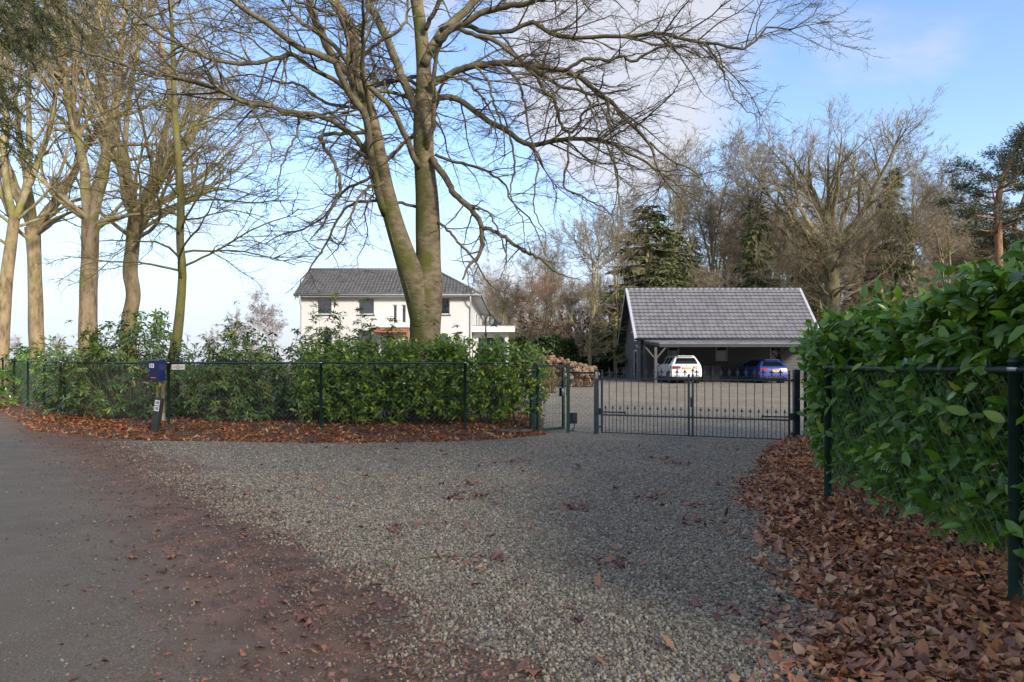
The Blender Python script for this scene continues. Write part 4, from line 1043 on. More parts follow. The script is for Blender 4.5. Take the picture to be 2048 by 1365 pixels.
obj('tiles', g, M_tile_h, roof, kind='stuff')
obj('ridge_tiles', Geo().tube([np.add(D_, (0, 0, .03)), np.add(C_, (0, 0, .03))], .10, 8).tube([np.add(C_, (0, 0, .03)), np.add(B_, (0, 0, .03))], .09, 8), M_tile_h, roof, True)
M_gut = simple('zinc_gutter', (.26, .27, .28), .5, .2)
obj('gutter', Geo().tube([(xl - .02, y_e - .06, z_e - .04), (xr + .02, y_e - .06, z_e - .06)], .055, 8).tube([(xr + .06, y_e, z_e - .05), (xr + .06, 15, z_e - .05)], .055, 8), M_gut, roof, True)
M_pipe = simple('downpipe', (.46, .45, .42), .5, .15)
for px in (603.5, 941.5):
    u = hu(px); obj('downpipe', Geo().tube(catmull(np.array([(u, y_e - .04, z_e - .1), (u, y_e, z_e - .3), (u, -.08, z_e - .75), (u, -.06, z_e - 1.1), (u, -.06, 1.5), (u, -.06, -.2)]), 14), .045, 7), M_pipe, house, True)
# porch
pu0, pu1 = hu(750), hu(826)
pc = obj('porch_roof', Geo().box(pu0, pu1, -1.35, -.002, hz(655.5) - .06, hz(648.5) - .06), M_trim, house)
M_cedar = simple('orange_cedar', (.30, .125, .060), .6, .3)
obj('porch_beam', Geo().box(pu0 + .06, pu1 - .06, -1.28, -1.12, hz(655.5) - .34, hz(655.5) - .063).box(pu0 + .06, pu0 + .2, -1.119, -.01, hz(655.5) - .34, hz(655.5) - .063), M_cedar, pc)
for u in (pu0 + .13, pu1 - .13): obj('porch_post', Geo().box(u - .07, u + .07, -1.27, -1.13, -.2, hz(655.5) - .343), M_cedar, pc)
# side windows and lamp on the right-hand wall
for y0_, y1_, a, b in ((2.2, 3.0, .9, 2.0),(5.2, 6.2, 3.3, 4.5), (8.2, 9.4, 3.3, 4.5)):
    f = obj('window', Geo().box(Wd - .02, Wd + .03, y0_, y1_, a, b), M_frame_w, house); obj('pane', Geo().box(Wd + .031, Wd + .036, y0_ + .06, y1_ - .06, a + .06, b - .06), M_glass, f)
# garden room along the right side
sx0, sx1, sy = Wd + .06, P0(1017, 41.2) - hx0, 1.3
sz = 1.5 + (728 - 665) / 1365 * 41.2 - HZ
sr = obj('garden_room', Geo().box(sx0, sx0 + .24, sy, sy + 11, -.3, sz).box(sx1 - .22, sx1, sy, sy + .25, -.3, sz).box(sx1 - .22, sx1, sy + 5, sy + 5.3, -.3, sz).box(sx1 - .22, sx1, sy + 10.7, sy + 11, -.3, sz).box(sx0 + .241, sx1 - .221, sy + .0, sy + .25, sz - .24, sz - .002).box(sx0 + .241, sx1 - .221, sy, sy + .25, -.3, .3), M_render, house)
obj('flat_roof', Geo().box(sx0 - .14, P0(1030, 40.6) - hx0, sy - .55, sy + 12.5, sz + .003, sz + .34), M_trim, sr)
obj('roof_edge', Geo().box(sx0 - .16, P0(1030, 40.6) - hx0 + .02, sy - .57, sy + 12.52, sz + .343, sz + .385), M_gut, sr)
fo = obj('window', Geo().box(sx0 + .242, sx1 - .222, sy + .08, sy + .16, sz - .32, sz - .243).box(sx0 + .242, sx0 + .30, sy + .08, sy + .16, .302, sz - .32).box(sx1 - .28, sx1 - .222, sy + .08, sy + .16, .302, sz - .32), M_frame_w, sr)
obj('pane', Geo().box(sx0 + .30, sx1 - .28, sy + .11, sy + .125, .302, sz - .32), M_glass, fo)
fo = obj('window', Geo().box(sx1 - .14, sx1 - .06, sy + .251, sy + .31, .0, sz).box(sx1 - .14, sx1 - .06, sy + 4.94, sy + 4.999, .0, sz), M_frame_w, sr)
obj('pane', Geo().box(sx1 - .11, sx1 - .095, sy + .31, sy + 4.94, .0, sz), M_glass, fo)
# ---- timber carport barn
BZ = .40
bx0, bx1, by0, byr = 8.07, 20.4, 45.2, 48.3
n = NT('black_stained_board'); p = n.objpos()
gs = n.noise(6, 6, .6, n.scaled(p, (.6, 1, 6)))
c = n.ramp(gs, [(.3, (.044, .046, .054)), (.7, (.098, .096, .098))])
c = n.mix(n.math('MULTIPLY', n.objrnd(), .45), c, (.095, .085, .075))
M_board = n.set(c, .75, n.noise(8, 5, .6, n.scaled(p, (1, 1, 12))), .35, .01)
M_darkwood = simple('dark_stained_timber', (.026, .029, .038), .7, .3)
M_verge = simple('pale_grey_verge', (.40, .40, .43), .55, .12, dirt=(.28, .28, .28))
barn = thing('carport_barn', 'long dark timber barn with a grey tiled roof and an open carport along its front', 'barn', (bx0, by0, BZ)); bo = np.array([bx0, by0, BZ])
bw = bx1 - bx0; eav = 1.5 + 50.5 / 1365 * 44.8 - BZ; rdg = 1.5 + 148 / 1365 * byr - BZ
wx0, wx1 = .48, bw - .48                                                # walls inside the verge
depth = 6.3; yr_ = byr - by0
sl = (rdg - eav) / (yr_ + .4)
def roof_z(y): return eav + sl * (y + .4) if y <= yr_ else rdg - sl * (y - yr_)
# carcass behind the boards
bwins = [(P0(1335, by0) - bx0, P0(1358, by0) - bx0, .25, 2.25), (P0(1431, by0) - bx0, P0(1455, by0) - bx0, 1.5 + (728 - 723) / 1365 * by0 - BZ, 2.28), (P0(1540, by0) - bx0, P0(1566, by0) - bx0, .05, 2.28)]
g = Geo(); wall_holes(g, bwins, wx0, wx1, -.2, eav - .1, lambda u, d, z: (u, .03 + d, z), .15)
gy = [(.03, -.2), (.03, roof_z(.03) - .18), (yr_, rdg - .18), (depth, roof_z(depth) - .18), (depth, -.2)]
for x in (wx0 + .03, wx1 - .03): g.add([(x, *q) for q in gy], np.zeros((0, 4)), [(0, 1, 2, 3, 4)] if x > 5 else [(4, 3, 2, 1, 0)])
g.add([(wx0 + .03, depth, -.2), (wx1 - .03, depth, -.2), (wx1 - .03, depth, roof_z(depth) - .18), (wx0 + .03, depth, roof_z(depth) - .18)], [(1, 0, 3, 2)])
obj('carcass', g, M_darkwood, barn)
for a, b, c, d in bwins:
    f = Geo().box(a, a + .08, .0, .10, c, d).box(b - .08, b, .0, .10, c, d).box(a + .08, b - .08, .0, .10, c, c + .08).box(a + .08, b - .08, .0, .10, d - .08, d)
    fo = obj('window', f, simple('grey_window_frame', (.30, .30, .29), .5, .1), barn); obj('pane', Geo().box(a + .08, b - .08, .05, .06, c + .08, d - .08), M_bglass, fo)
# boards on the front wall: overlapping, each a piece of its own
pit = .185
def board_front(u0, u1, z):
    V = [(u0, -.004, z + pit), (u1, -.004, z + pit), (u1, -.034, z - .012), (u0, -.034, z - .012), (u0, .018, z + pit), (u1, .018, z + pit), (u1, -.012, z - .012), (u0, -.012, z - .012)]
    return Geo().add(V, [(0, 3, 2, 1), (3, 7, 6, 2), (0, 4, 7, 3), (1, 2, 6, 5), (4, 0, 1, 5)])
spans_full = [wx0, bwins[0][0], bwins[0][1], bwins[1][0], bwins[1][1], bwins[2][0], bwins[2][1], wx1]
z = -.1
while z < eav - .25:
    for i in range(0, 8, 2): obj('board', board_front(spans_full[i] + .003, spans_full[i + 1] - .003, z), M_board, barn)
    for w in bwins:
        if z + pit < w[2] or z > w[3]: obj('board', board_front(w[0] + .003, w[1] - .003, z), M_board, barn)
    z += pit
# left gable: boards with a tall glazed door and a small upper window
gw = (1.35, 2.55, -.1, 2.05)
z = -.1; xg = wx0
while z < rdg - .4:
    zt = z + pit
    y0_ = .0 if zt < roof_z(0) - .2 else (zt + .2 - eav) / sl - .4; y1_ = depth if zt < roof_z(depth) - .2 else yr_ + (rdg - .2 - zt) / sl
    segs = [(y0_, y1_)]
    if z < gw[3]: segs = [(y0_, gw[0] - .01), (gw[1] + .01, y1_)]
    for a, b in segs:
        if b - a < .1: continue
        V = [(xg - .004, a, zt), (xg - .004, b, zt), (xg - .034, b, z - .012), (xg - .034, a, z - .012), (xg + .018, a, zt), (xg + .018, b, zt), (xg - .012, b, z - .012), (xg - .012, a, z - .012)]
        obj('board', Geo().add(V, [(0, 1, 2, 3), (3, 2, 6, 7), (0, 3, 7, 4), (1, 5, 6, 2), (4, 5, 1, 0)]), M_board, barn)
    z = zt
f = Geo().box(xg - .03, xg + .05, gw[0], gw[0] + .09, gw[2], gw[3]).box(xg - .03, xg + .05, gw[1] - .09, gw[1], gw[2], gw[3]).box(xg - .03, xg + .05, gw[0] + .09, gw[1] - .09, gw[3] - .09, gw[3])
fo = obj('door', f, simple('pale_door_frame', (.5, .5, .48), .5, .1), barn); obj('pane', Geo().box(xg + .0, xg + .012, gw[0] + .09, gw[1] - .09, gw[2], gw[3] - .09), M_glass, fo)
f = Geo().box(xg - .05, xg - .036, 2.6, 3.5, 3.3, 4.1); fo = obj('window', f, M_frame_w, barn); obj('pane', Geo().box(xg - .054, xg - .0505, 2.68, 3.42, 3.38, 4.02), M_glass, fo)
obj('corner_board', Geo().box(wx0 - .05, wx0 + .10, -.075, -.036, -.2, eav - .14), M_darkwood, barn); obj('corner_board', Geo().box(wx1 - .10, wx1 + .05, -.075, -.036, -.2, eav - .14), M_darkwood, barn)
# roof
rf = Geo(); ye = -.4; yb = yr_ * 2 + .4; th = .14
for s, (ya, za, yb_, zb) in enumerate(((ye, eav, yr_, rdg), (yr_, rdg, yb, eav))):
    rf.add([(0, ya, za), (bw, ya, za), (bw, yb_, zb), (0, yb_, zb), (0, ya, za - th), (bw, ya, za - th), (bw, yb_, zb - th), (0, yb_, zb - th)], [(0, 1, 2, 3), (4, 7, 6, 5), (0, 4, 5, 1), (2, 6, 7, 3), (0, 3, 7, 4), (1, 5, 6, 2)])
roof = obj('roof', rf, M_darkwood, barn)
o_, u_, v_, n_ = slope_frame((0.10, ye, eav), (1, 0, 0), (0, yr_ - ye, rdg - eav)); Ls_ = math.hypot(yr_ - ye, rdg - eav)
rows = 14; tl = Ls_ / rows; ncol = 38; tw = (bw - .2) / ncol; tv, tq = tile_shape(tw, tl * 1.03, .015, .060)
M3 = np.stack([u_, v_, n_], 1); tmesh = Geo().add(tv @ M3.T, tq).mesh('tile'); tmesh.materials.append(M_tile_c)
rest = Geo(); single = []
for r_ in range(rows):
    for c_ in range(ncol):
        q = o_ + u_ * c_ * tw + v_ * r_ * tl + n_ * (.015 + rng.uniform(-.003, .003))
        if len(single) < 300: single.append(link('tile', tmesh, None, roof, q))
        else: rest.add(tv @ M3.T + q, tq, rnd=rng.uniform())
obj('tiles', rest, M_tile_c, roof, kind='stuff')
g = Geo()
for i in range(32): 
    a = .1 + (bw - .2) * i / 32; g.tube([(a - .01, yr_, rdg + .015), (a + (bw - .2) / 32 + .02, yr_, rdg + .03)], .11, 9)
obj('ridge_tiles', g, M_tile_c, roof, True)
for x0_ in (-.05, bw - .115):
    g = Geo().add([(x, y, z_) for x in (x0_, x0_ + .165) for y, z_ in ((ye - .03, eav - .16), (yr_, rdg - .14), (yr_, rdg + .12), (ye - .03, eav + .10))], [(0, 1, 2, 3), (7, 6, 5, 4), (0, 3, 7, 4), (3, 2, 6, 7), (0, 4, 5, 1), (1, 5, 6, 2)])
    g.add([(x, y, z_) for x in (x0_, x0_ + .165) for y, z_ in ((yb + .03, eav - .16), (yr_ + .003, rdg - .14), (yr_ + .003, rdg + .12), (yb + .03, eav + .10))], [(0, 3, 2, 1), (4, 5, 6, 7), (0, 4, 7, 3), (3, 7, 6, 2)])
    obj('verge_board', g, M_verge, roof)
obj('gutter', Geo().tube([(0, ye - .06, eav - .05), (bw, ye - .06, eav - .06)], .065, 8), M_darkwood, roof, True)
# lean-to canopy on posts
cx0 = P0(1320, 40) - bx0 - .02; cx1 = bw - .6; cyf = -5.2; cz_f = 1.5 + (728 - 686) / 1365 * 40 - BZ; cz_b = cz_f + .34
can = obj('canopy_roof', Geo().add([(cx0, cyf, cz_f), (cx1, cyf, cz_f), (cx1, -.08, cz_b), (cx0, -.08, cz_b), (cx0, cyf, cz_f - .07), (cx1, cyf, cz_f - .07), (cx1, -.08, cz_b - .07), (cx0, -.08, cz_b - .07)], [(0, 1, 2, 3), (4, 7, 6, 5), (0, 4, 5, 1), (2, 6, 7, 3), (0, 3, 7, 4), (1, 5, 6, 2)]), simple('weathered_roofing', (.17, .17, .17), .8, .35, scale=1.4, dirt=(.24, .24, .23)), barn)
g = Geo()
for i in range(14):
    a = cx0 + .2 + i * (cx1 - cx0 - .4) / 13; g.beam((a, cyf + .02, cz_f + .01), (a, -.1, cz_b + .01), .03, .02)
obj('batten', g, simple('roof_batten', (.22, .22, .21), .8, .2), can)
obj('front_beam', Geo().box(cx0 - .02, cx1 + .02, cyf - .06, cyf + .06, cz_f - .25, cz_f - .075), M_darkwood, can)
obj('side_beam', Geo().beam((cx0 + .06, cyf + .07, cz_f - .15), (cx0 + .06, -.1, cz_b - .15), .10, .15), M_darkwood, can)
M_post2 = simple('weathered_post', (.075, .072, .066), .8, .35)
posts = [(P0(1311.5, 40) - bx0, cyf + .05), (P0(1287.5, 44.2) - bx0 + .02, -1.2), (P0(1562, 44.0) - bx0, -1.2), (cx1 - .1, cyf + .05)]
for x, y in posts:
    zt = cz_f - .26 + (y - cyf) / 5.12 * .34
    o = obj('canopy_post', Geo().box(x - .075, x + .075, y - .075, y + .075, -.12, zt), M_post2, can)
    for s in (-1, 1):
        obj('brace', Geo().beam((x + s * .076, y, zt - .62), (x + s * .58, y, zt - .02), .08, .08), M_post2, o)
# ---- garden lamp
lp = thing('garden_lamp', 'dark swan neck garden lamp with a hanging shade in front of the garden room', 'lamp post', (P0(971.5, 28), 28, float(zg(0, 28))))
lz = lambda py: 1.5 + (728 - py) / 1365 * 28 - float(zg(0, 28))
lX = lambda px: P0(px, 28) - P0(971.5, 28)
obj('pole', Geo().lathe([(.075, 0), (.075, .5), (.05, .55), (.05, lz(670)), (.065, lz(669)), (.065, lz(667)), (.032, lz(666)), (.03, lz(648))], k=10), M_black, lp, True)
obj('swan_neck', Geo().tube(catmull(np.array([(0, 0, lz(650)), (lX(971.5), 0, lz(640)), (lX(974), 0, lz(634)), (lX(980), 0, lz(630.5)), (lX(986.5), 0, lz(632.5)), (lX(990), 0, lz(638)), (lX(991.5), 0, lz(642))]), 20), .026, 8), M_black, lp, True)
sh = obj('lamp_shade', Geo().lathe([(.03, .22), (.06, .20), (.07, .12), (.11, .10), (.26, -.02), (.265, -.03), (.25, -.025), (.10, .08)], (0, 0, 0), 16), simple('lamp_green_black', (.02, .032, .028), .45, .2), lp, True)
sh.location = (lX(993), 0, lz(649)); sh.rotation_euler = (0, R(-16), 0)
obj('bulb', Geo().lathe([(.03, .05), (.07, 0), (.085, -.05), (.07, -.10), (.03, -.13), (.002, -.135)], k=12), simple('milky_glass', (.75, .76, .77), .2), sh, True)
# ---------------------------------------------------------------- cars and bins
def car_paint(name, c):
    n = NT(name); n.set(c, .25); n.b.inputs['Coat Weight'].default_value = .8; n.b.inputs['Coat Roughness'].default_value = .05
    n.l(n.ramp(n.noise(3, 5, .6, n.objpos()), [(.3, .22), (.7, .34)]), n.b.inputs['Roughness']); return n.m
M_carglass = NT('car_glass').set((.008, .009, .011), .04)
M_tyre = simple('tyre_rubber', (.012, .012, .012), .85, .3)
M_rim = simple('alloy_rim', (.32, .33, .34), .3, .15, metallic=.8)
n = NT('tail_lamp_red'); M_tail = n.set((.26, .006, .008), .30)
M_yplate = simple('yellow_plate', (.80, .42, .012), .4, .05)
M_pblue = simple('plate_blue', (.02, .05, .30), .4, .05)
M_chrome = simple('chrome', (.55, .55, .56), .2, .1, metallic=1.0)
def make_car(name, label, loc, L_, W, H, paint, belt, sill, roof_keys, w_roof, rear_prof, lamp, rim_r, tex):
    root = thing(name, label, 'car', loc, 0, 'cars parked under the carport')
    ys = np.unique(np.concatenate([np.linspace(0, .4, 7), np.linspace(.4, L_ - .3, 44), np.linspace(L_ - .3, L_, 6)]))
    zl = np.linspace(sill, belt, 11); tu = np.linspace(0, 1, 7)[1:]; tr = np.linspace(0, 1, 5)[1:]
    rk = np.array(roof_keys)
    def roof(y): return np.interp(y, rk[:, 0], rk[:, 1])
    def plan(y): return W / 2 * (1 - .09 * np.exp(-y / .10) - .20 * np.exp(-(L_ - y) / .28) - .02 * np.exp(-(L_ - y) / 1.0))
    def side(z): return 1 - .075 * ((z - .62 * belt) / (.62 * belt)) ** 2 * np.where(z < .62 * belt, 1.0, 1.15)
    rp = np.array(rear_prof)
    def yrear(z): return np.interp(z, rp[:, 0], rp[:, 1])
    def ring(y):
        bz = min(belt, max(roof(y) - .02, sill + .2)); pts = []
        for z in np.linspace(sill, bz, 11): pts.append((plan(y) * side(z), z))
        xb, _ = pts[-1]; rz = max(roof(y), bz + .01)
        xr_ = xb - (rz - bz) * (xb - w_roof) / max(H - belt, .1)
        for t in tu: pts.append((xb + (xr_ - xb) * t - .018 * math.sin(t * math.pi) * -1, bz + (rz - bz) * t))
        for t in tr: pts.append((xr_ * (1 - t) , rz + (.035 * (1 - (1 - t) ** 2))))
        return np.array(pts)
    V = []
    for y in ys:
        rg = ring(y); yy = y + yrear(rg[:, 1]) * np.exp(-(y / .55) ** 2) - .05 * (1 - np.exp(-(L_ - y) / .2)) * 0
        V.append(np.column_stack([rg[:, 0], yy, rg[:, 1]]))
    V = np.array(V); m, k = V.shape[:2]; Vr = V.reshape(-1, 3)
    Q = grid_quads(1, m, k, closed=False); cc = Vr[Q].mean(1); rowi = Q[:, 0] % k; st = ys[Q[:, 0] // k]
    wy = (.19 * L_, .19 * L_ + .608 * L_); wr = rim_r + .09
    arch = np.zeros(len(Q), bool)
    for w_ in wy: arch |= (np.hypot(cc[:, 1] - w_, cc[:, 2] - (rim_r + .06)) < wr) & (rowi < 10)
    up = (rowi >= 10) & (rowi < 16)
    sidewin = up & (rowi >= 11) & (rowi <= 14) & (st > .52) & (st < rk[-4, 0] + .45) & ~((st > 1.35) & (st < 1.45)) & ~((st > 2.25) & (st < 2.40))
    ws = (rowi >= 16) & (st > rk[-4, 0] + .05) & (st < rk[-3, 0] - .05)
    lower = (rowi < 2)
    def both(sel, inset=0.0):
        g = Geo(); q = Q[sel]
        if not len(q): return g
        g.add(Vr - np.array([inset, 0, 0]), q); mv = Vr * [-1, 1, 1] + np.array([inset, 0, 0]); g.add(mv, q[:, ::-1]); return g
    body = obj('body', both(~arch & ~sidewin & ~ws & ~lower), paint, root, True)
    obj('lower_trim', both(lower & ~arch), M_black, body, True)
    obj('side_window', both(sidewin, .006), M_carglass, root, True); obj('windscreen', both(ws), M_carglass, root, True)
    # rear face
    rg = V[0]; nx = 15; g_b, g_w, g_l = Geo(), Geo(), Geo(); xs = np.linspace(-1, 1, nx)
    G = np.array([[(x * r[0], r[1] - .055 * (1 - abs(x) ** 3.0) , r[2] + (.035 * (1 - x * x) if i >= 16 else 0)) for x in xs] for i, r in enumerate(rg[:17])])
    GV = G.reshape(-1, 3); GQ = grid_quads(1, 17, nx, closed=False)[:, ::-1]; ri = GQ.min(1) // nx; ci = GQ.min(1) % nx
    win = (ri >= 11) & (ri <= 14) & (ci >= 1) & (ci <= nx - 3); low = ri < 2
    g_b.add(GV, GQ[~win & ~low]); g_w.add(GV + [0, .008, 0], GQ[win]); g_l.add(GV, GQ[low])
    tg = obj('tailgate', g_b, paint, root, True); obj('rear_window', g_w, M_carglass, root, True); obj('rear_bumper_trim', g_l, M_black, root, True)
    yb_ = lambda z, xf: rg[0, 1] * 0 + np.interp(z, rg[:17, 2], rg[:17, 1]) - .055 * (1 - abs(xf) ** 3)
    xw = lambda z: np.interp(z, rg[:17, 2], rg[:17, 0])
    obj('roof_spoiler', Geo().box(-w_roof * .9, w_roof * .9, yb_(H - .1, 0) - .13, yb_(H - .1, 0) + .12, H - .055, H - .02), paint, root)
    for s in (1, -1):                                           # lamps wrap round the corner
        g = Geo(); z0, z1, xi = lamp; A = []
        for xf, dz0, dz1 in ((xi, .025, -.015), (xi + .12, .012, -.004), (.74, 0, 0), (.90, -.005, .0), (.985, 0, -.005)):
            for z in (z0 + dz0, z1 + dz1): A.append((s * xf * xw(z), yb_(z, xf) - .014, z))
        for dy in (.10, .22):
            for z in (z0 + dy * .15, z1): A.append((s * (plan(dy) * side(z) + .008), dy + yrear(z) * math.exp(-(dy / .55) ** 2), z))
        q = [(2 * i, 2 * i + 2, 2 * i + 3, 2 * i + 1) for i in range(6)]
        obj('tail_lamp', g.add(A, [t[::s] for t in q]), M_tail, root)
    pz = (lamp[0] + lamp[1]) / 2 - tex['plate_dz']
    pp = obj('number_plate', Geo().box(-.215, .26, yb_(pz, 0) - .035, yb_(pz, 0) - .022, pz - .055, pz + .055), M_yplate, root)
    obj('country_band', Geo().box(-.26, -.2153, yb_(pz, 0) - .035, yb_(pz, 0) - .022, pz - .055, pz + .055), M_pblue, pp)
    bz_ = lamp[1] + .01
    bd = obj('badge', Geo().lathe([(.041, -.006), (.041, .0), (.030, .004), (.001, .005)], k=16, axis='y'), M_black, root, loc=(0, yb_(bz_, 0) - .012, bz_)); bd.rotation_euler = (0, 0, R(180))
    obj('badge_centre', Geo().lathe([(.026, .0045), (.024, .007), (.001, .0075)], k=4, axis='y'), M_chrome, bd)
    if tex.get('text'):
        t_ = obj('model_lettering', text_mesh(tex['text'], .085, .002, 1.0), M_black, root, loc=(-.60 * xw(tex['tz']), yb_(tex['tz'], .6) - .012, tex['tz']))
    obj('bumper_insert', Geo().box(-.62 * W / 2, .62 * W / 2, yb_(.40, 0) - .03, yb_(.40, 0) + .03, .30, .40), M_black, root)
    for s in (1, -1):
        obj('exhaust', Geo().lathe([(.045, 0), (.045, .09), (.038, .09), (.038, .02)], k=12, axis='y'), M_chrome, root, True, loc=(s * .52, yb_(.28, .5) - .035, .30))
        obj('reflector', Geo().box(-.11, .11, -.01, .01, -.018, .018), M_tail, root, loc=(s * .58, yb_(.45, .6) - .012, .46))
        mr = obj('mirror', Geo().lathe([(.001, -.10), (.055, -.09), (.075, -.02), (.07, .05), (.001, .09)], k=10, axis='x'), paint, root, True, loc=(s * (W / 2 + .09), rk[-3, 0] - .55, belt + .07))
        obj('mirror_foot', Geo().box(-.10 if s > 0 else .02, -.02 if s > 0 else .10, -.02, .02, -.08, -.03), M_black, mr)
        for w_ in wy:
            wh = obj('wheel', Geo().lathe([(rim_r + .035, -.10), (rim_r + .06, -.085), (rim_r + .06, .085), (rim_r + .035, .105), (rim_r - .03, .105), (rim_r - .03, -.10)], k=24, axis='x'), M_tyre, root, True, loc=(s * (W / 2 - .13), w_, rim_r + .055))
            gr_ = Geo()
            for j in range(10):
                a = j * math.pi / 5; gr_.beam((s * .085, .05 * math.cos(a), .05 * math.sin(a)), (s * .10, (rim_r - .03) * math.cos(a + .1), (rim_r - .03) * math.sin(a + .1)), .035, .02, up=(1, 0, 0))
            gr_.lathe([(rim_r - .03, .0), (rim_r - .02, .104), (rim_r - .045, .100), (rim_r - .05, .0)], k=24, axis='x'); gr_.lathe([(.06, .06), (.06, .10), (.001, .105)] if s > 0 else [(.001, -.105), (.06, -.10), (.06, -.06)], k=12, axis='x')
            obj('rim', gr_, M_rim, wh)
            g = Geo(); g.lathe([(wr + .0, -.02), (wr - .0, .30)] if s < 0 else [(wr, -.30), (wr, .02)], (0, 0, 0), 20, 'x')
            obj('wheel_arch', g, M_black, root, loc=(s * (W / 2 - .06), w_, rim_r + .06))
    obj('door_handle', Geo().box(-.012, .012, -.11, .11, -.015, .015), paint, root, loc=(-(W / 2 * .985 + .0), 1.75, belt - .10)); obj('door_handle', Geo().box(-.012, .012, -.11, .11, -.015, .015), paint, root, loc=(-(W / 2 * .985 + .0), 2.75, belt - .11))
    fin = obj('roof_fin', Geo().add([(-.012, 0, 0), (.012, 0, 0), (0, -.03, .06), (-.015, .17, 0), (.015, .17, 0)], [(0, 1, 4, 3)], [(0, 2, 1), (1, 2, 4), (0, 3, 2), (3, 4, 2)]), paint, root, loc=(0, .75, H + .025))
    if tex.get('rails'):
        for s in (1, -1): obj('roof_rail', Geo().tube(catmull(np.array([(s * w_roof * .98, .55, H - .03), (s * w_roof * .98, .75, H + .02), (s * w_roof * .98, 2.0, H + .035), (s * w_roof * .98, 2.75, H - .02)]), 12), .016, 6), M_chrome, root, True)
    obj('floor_pan', Geo().box(-W / 2 + .28, W / 2 - .28, .2, L_ - .3, .20, .30), M_black, root)
    return root
wc_x = (P0(1341, 40.3) + P0(1403, 40.3)) / 2; bc_x = (P0(1514.4, 40.8) + P0(1573.5, 40.8)) / 2
make_car('suv', 'white sport utility car parked under the carport, tail towards the gate', (wc_x, 40.1, float(zg(0, 41)) + .005), 4.71, 1.89, 1.66, car_paint('white_car_paint', (.74, .74, .72)), 1.06, .24,
         [(0, 1.60), (.5, 1.62), (1.6, 1.655), (2.4, 1.64), (2.95, 1.56), (3.65, 1.10), (4.3, 1.00), (4.71, .78)], .53,
         [(.2, .10), (.3, .02), (.5, 0), (.75, .03), (.95, .07), (1.06, .10), (1.3, .20), (1.62, .44)], (.86, 1.03, .42), .29, dict(plate_dz=.035, text='X3', tz=.80, rails=True))
make_car('hatchback', 'bright blue hatchback parked under the right end of the carport', (bc_x, 40.5, float(zg(0, 41)) + .005), 4.32, 1.80, 1.43, car_paint('blue_car_paint', (.020, .052, .26)), .95, .20,
         [(0, 1.36), (.5, 1.38), (1.5, 1.42), (2.2, 1.41), (2.75, 1.32), (3.4, .96), (3.95, .88), (4.32, .70)], .49,
         [(.2, .10), (.3, .02), (.5, 0), (.7, .02), (.85, .05), (.95, .10), (1.2, .32), (1.38, .52)], (.76, .90, .40), .27, dict(plate_dz=.10))
M_bin = simple('bin_plastic', (.016, .020, .019), .55, .3); M_lid = simple('bin_lid', (.022, .028, .026), .5, .3)
def bin_(label, x, y, rz):
    b = thing('wheelie_bin', label, 'bin', (x, y, float(zg(x, y))), rz, 'bins beside the white car')
    V = [(sx * (.24 + .05 * t), sy * (.27 + .08 * t), .06 + .90 * t) for t in (0, 1) for sx, sy in ((-1, -1), (1, -1), (1, 1), (-1, 1))]
    bd = obj('body', Geo().add(V, [(0, 3, 2, 1), (4, 5, 6, 7), (0, 1, 5, 4), (1, 2, 6, 5), (2, 3, 7, 6), (3, 0, 4, 7)]), M_bin, b)
    obj('rim', Geo().box(-.305, .305, -.365, .365, .962, 1.0), M_bin, bd)
    obj('lid', Geo().prism([(-.38, 1.002), (.39, 1.002), (.39, 1.03), (.30, 1.075), (-.25, 1.085), (-.38, 1.04)], .64, (-.32, 0, 0), (0, 1, 0), (0, 0, 1)), M_lid, b)
    obj('handle', Geo().tube([(-.28, .36, 1.0), (-.28, .43, .98), (.28, .43, .98), (.28, .36, 1.0)], .018, 6), M_bin, b)
    for s in (1, -1): obj('wheel', Geo().lathe([(.04, -.03), (.10, -.03), (.10, .03), (.04, .03)], k=14, axis='x'), M_tyre, b, loc=(s * .27, .26, .10))
bin_('dark green wheelie bin half hidden by the white car', P0(1411, 43.6), 43.6, R(4))
bin_('dark green wheelie bin standing alone in the middle of the carport', P0(1429, 43.5), 43.5, R(-3))
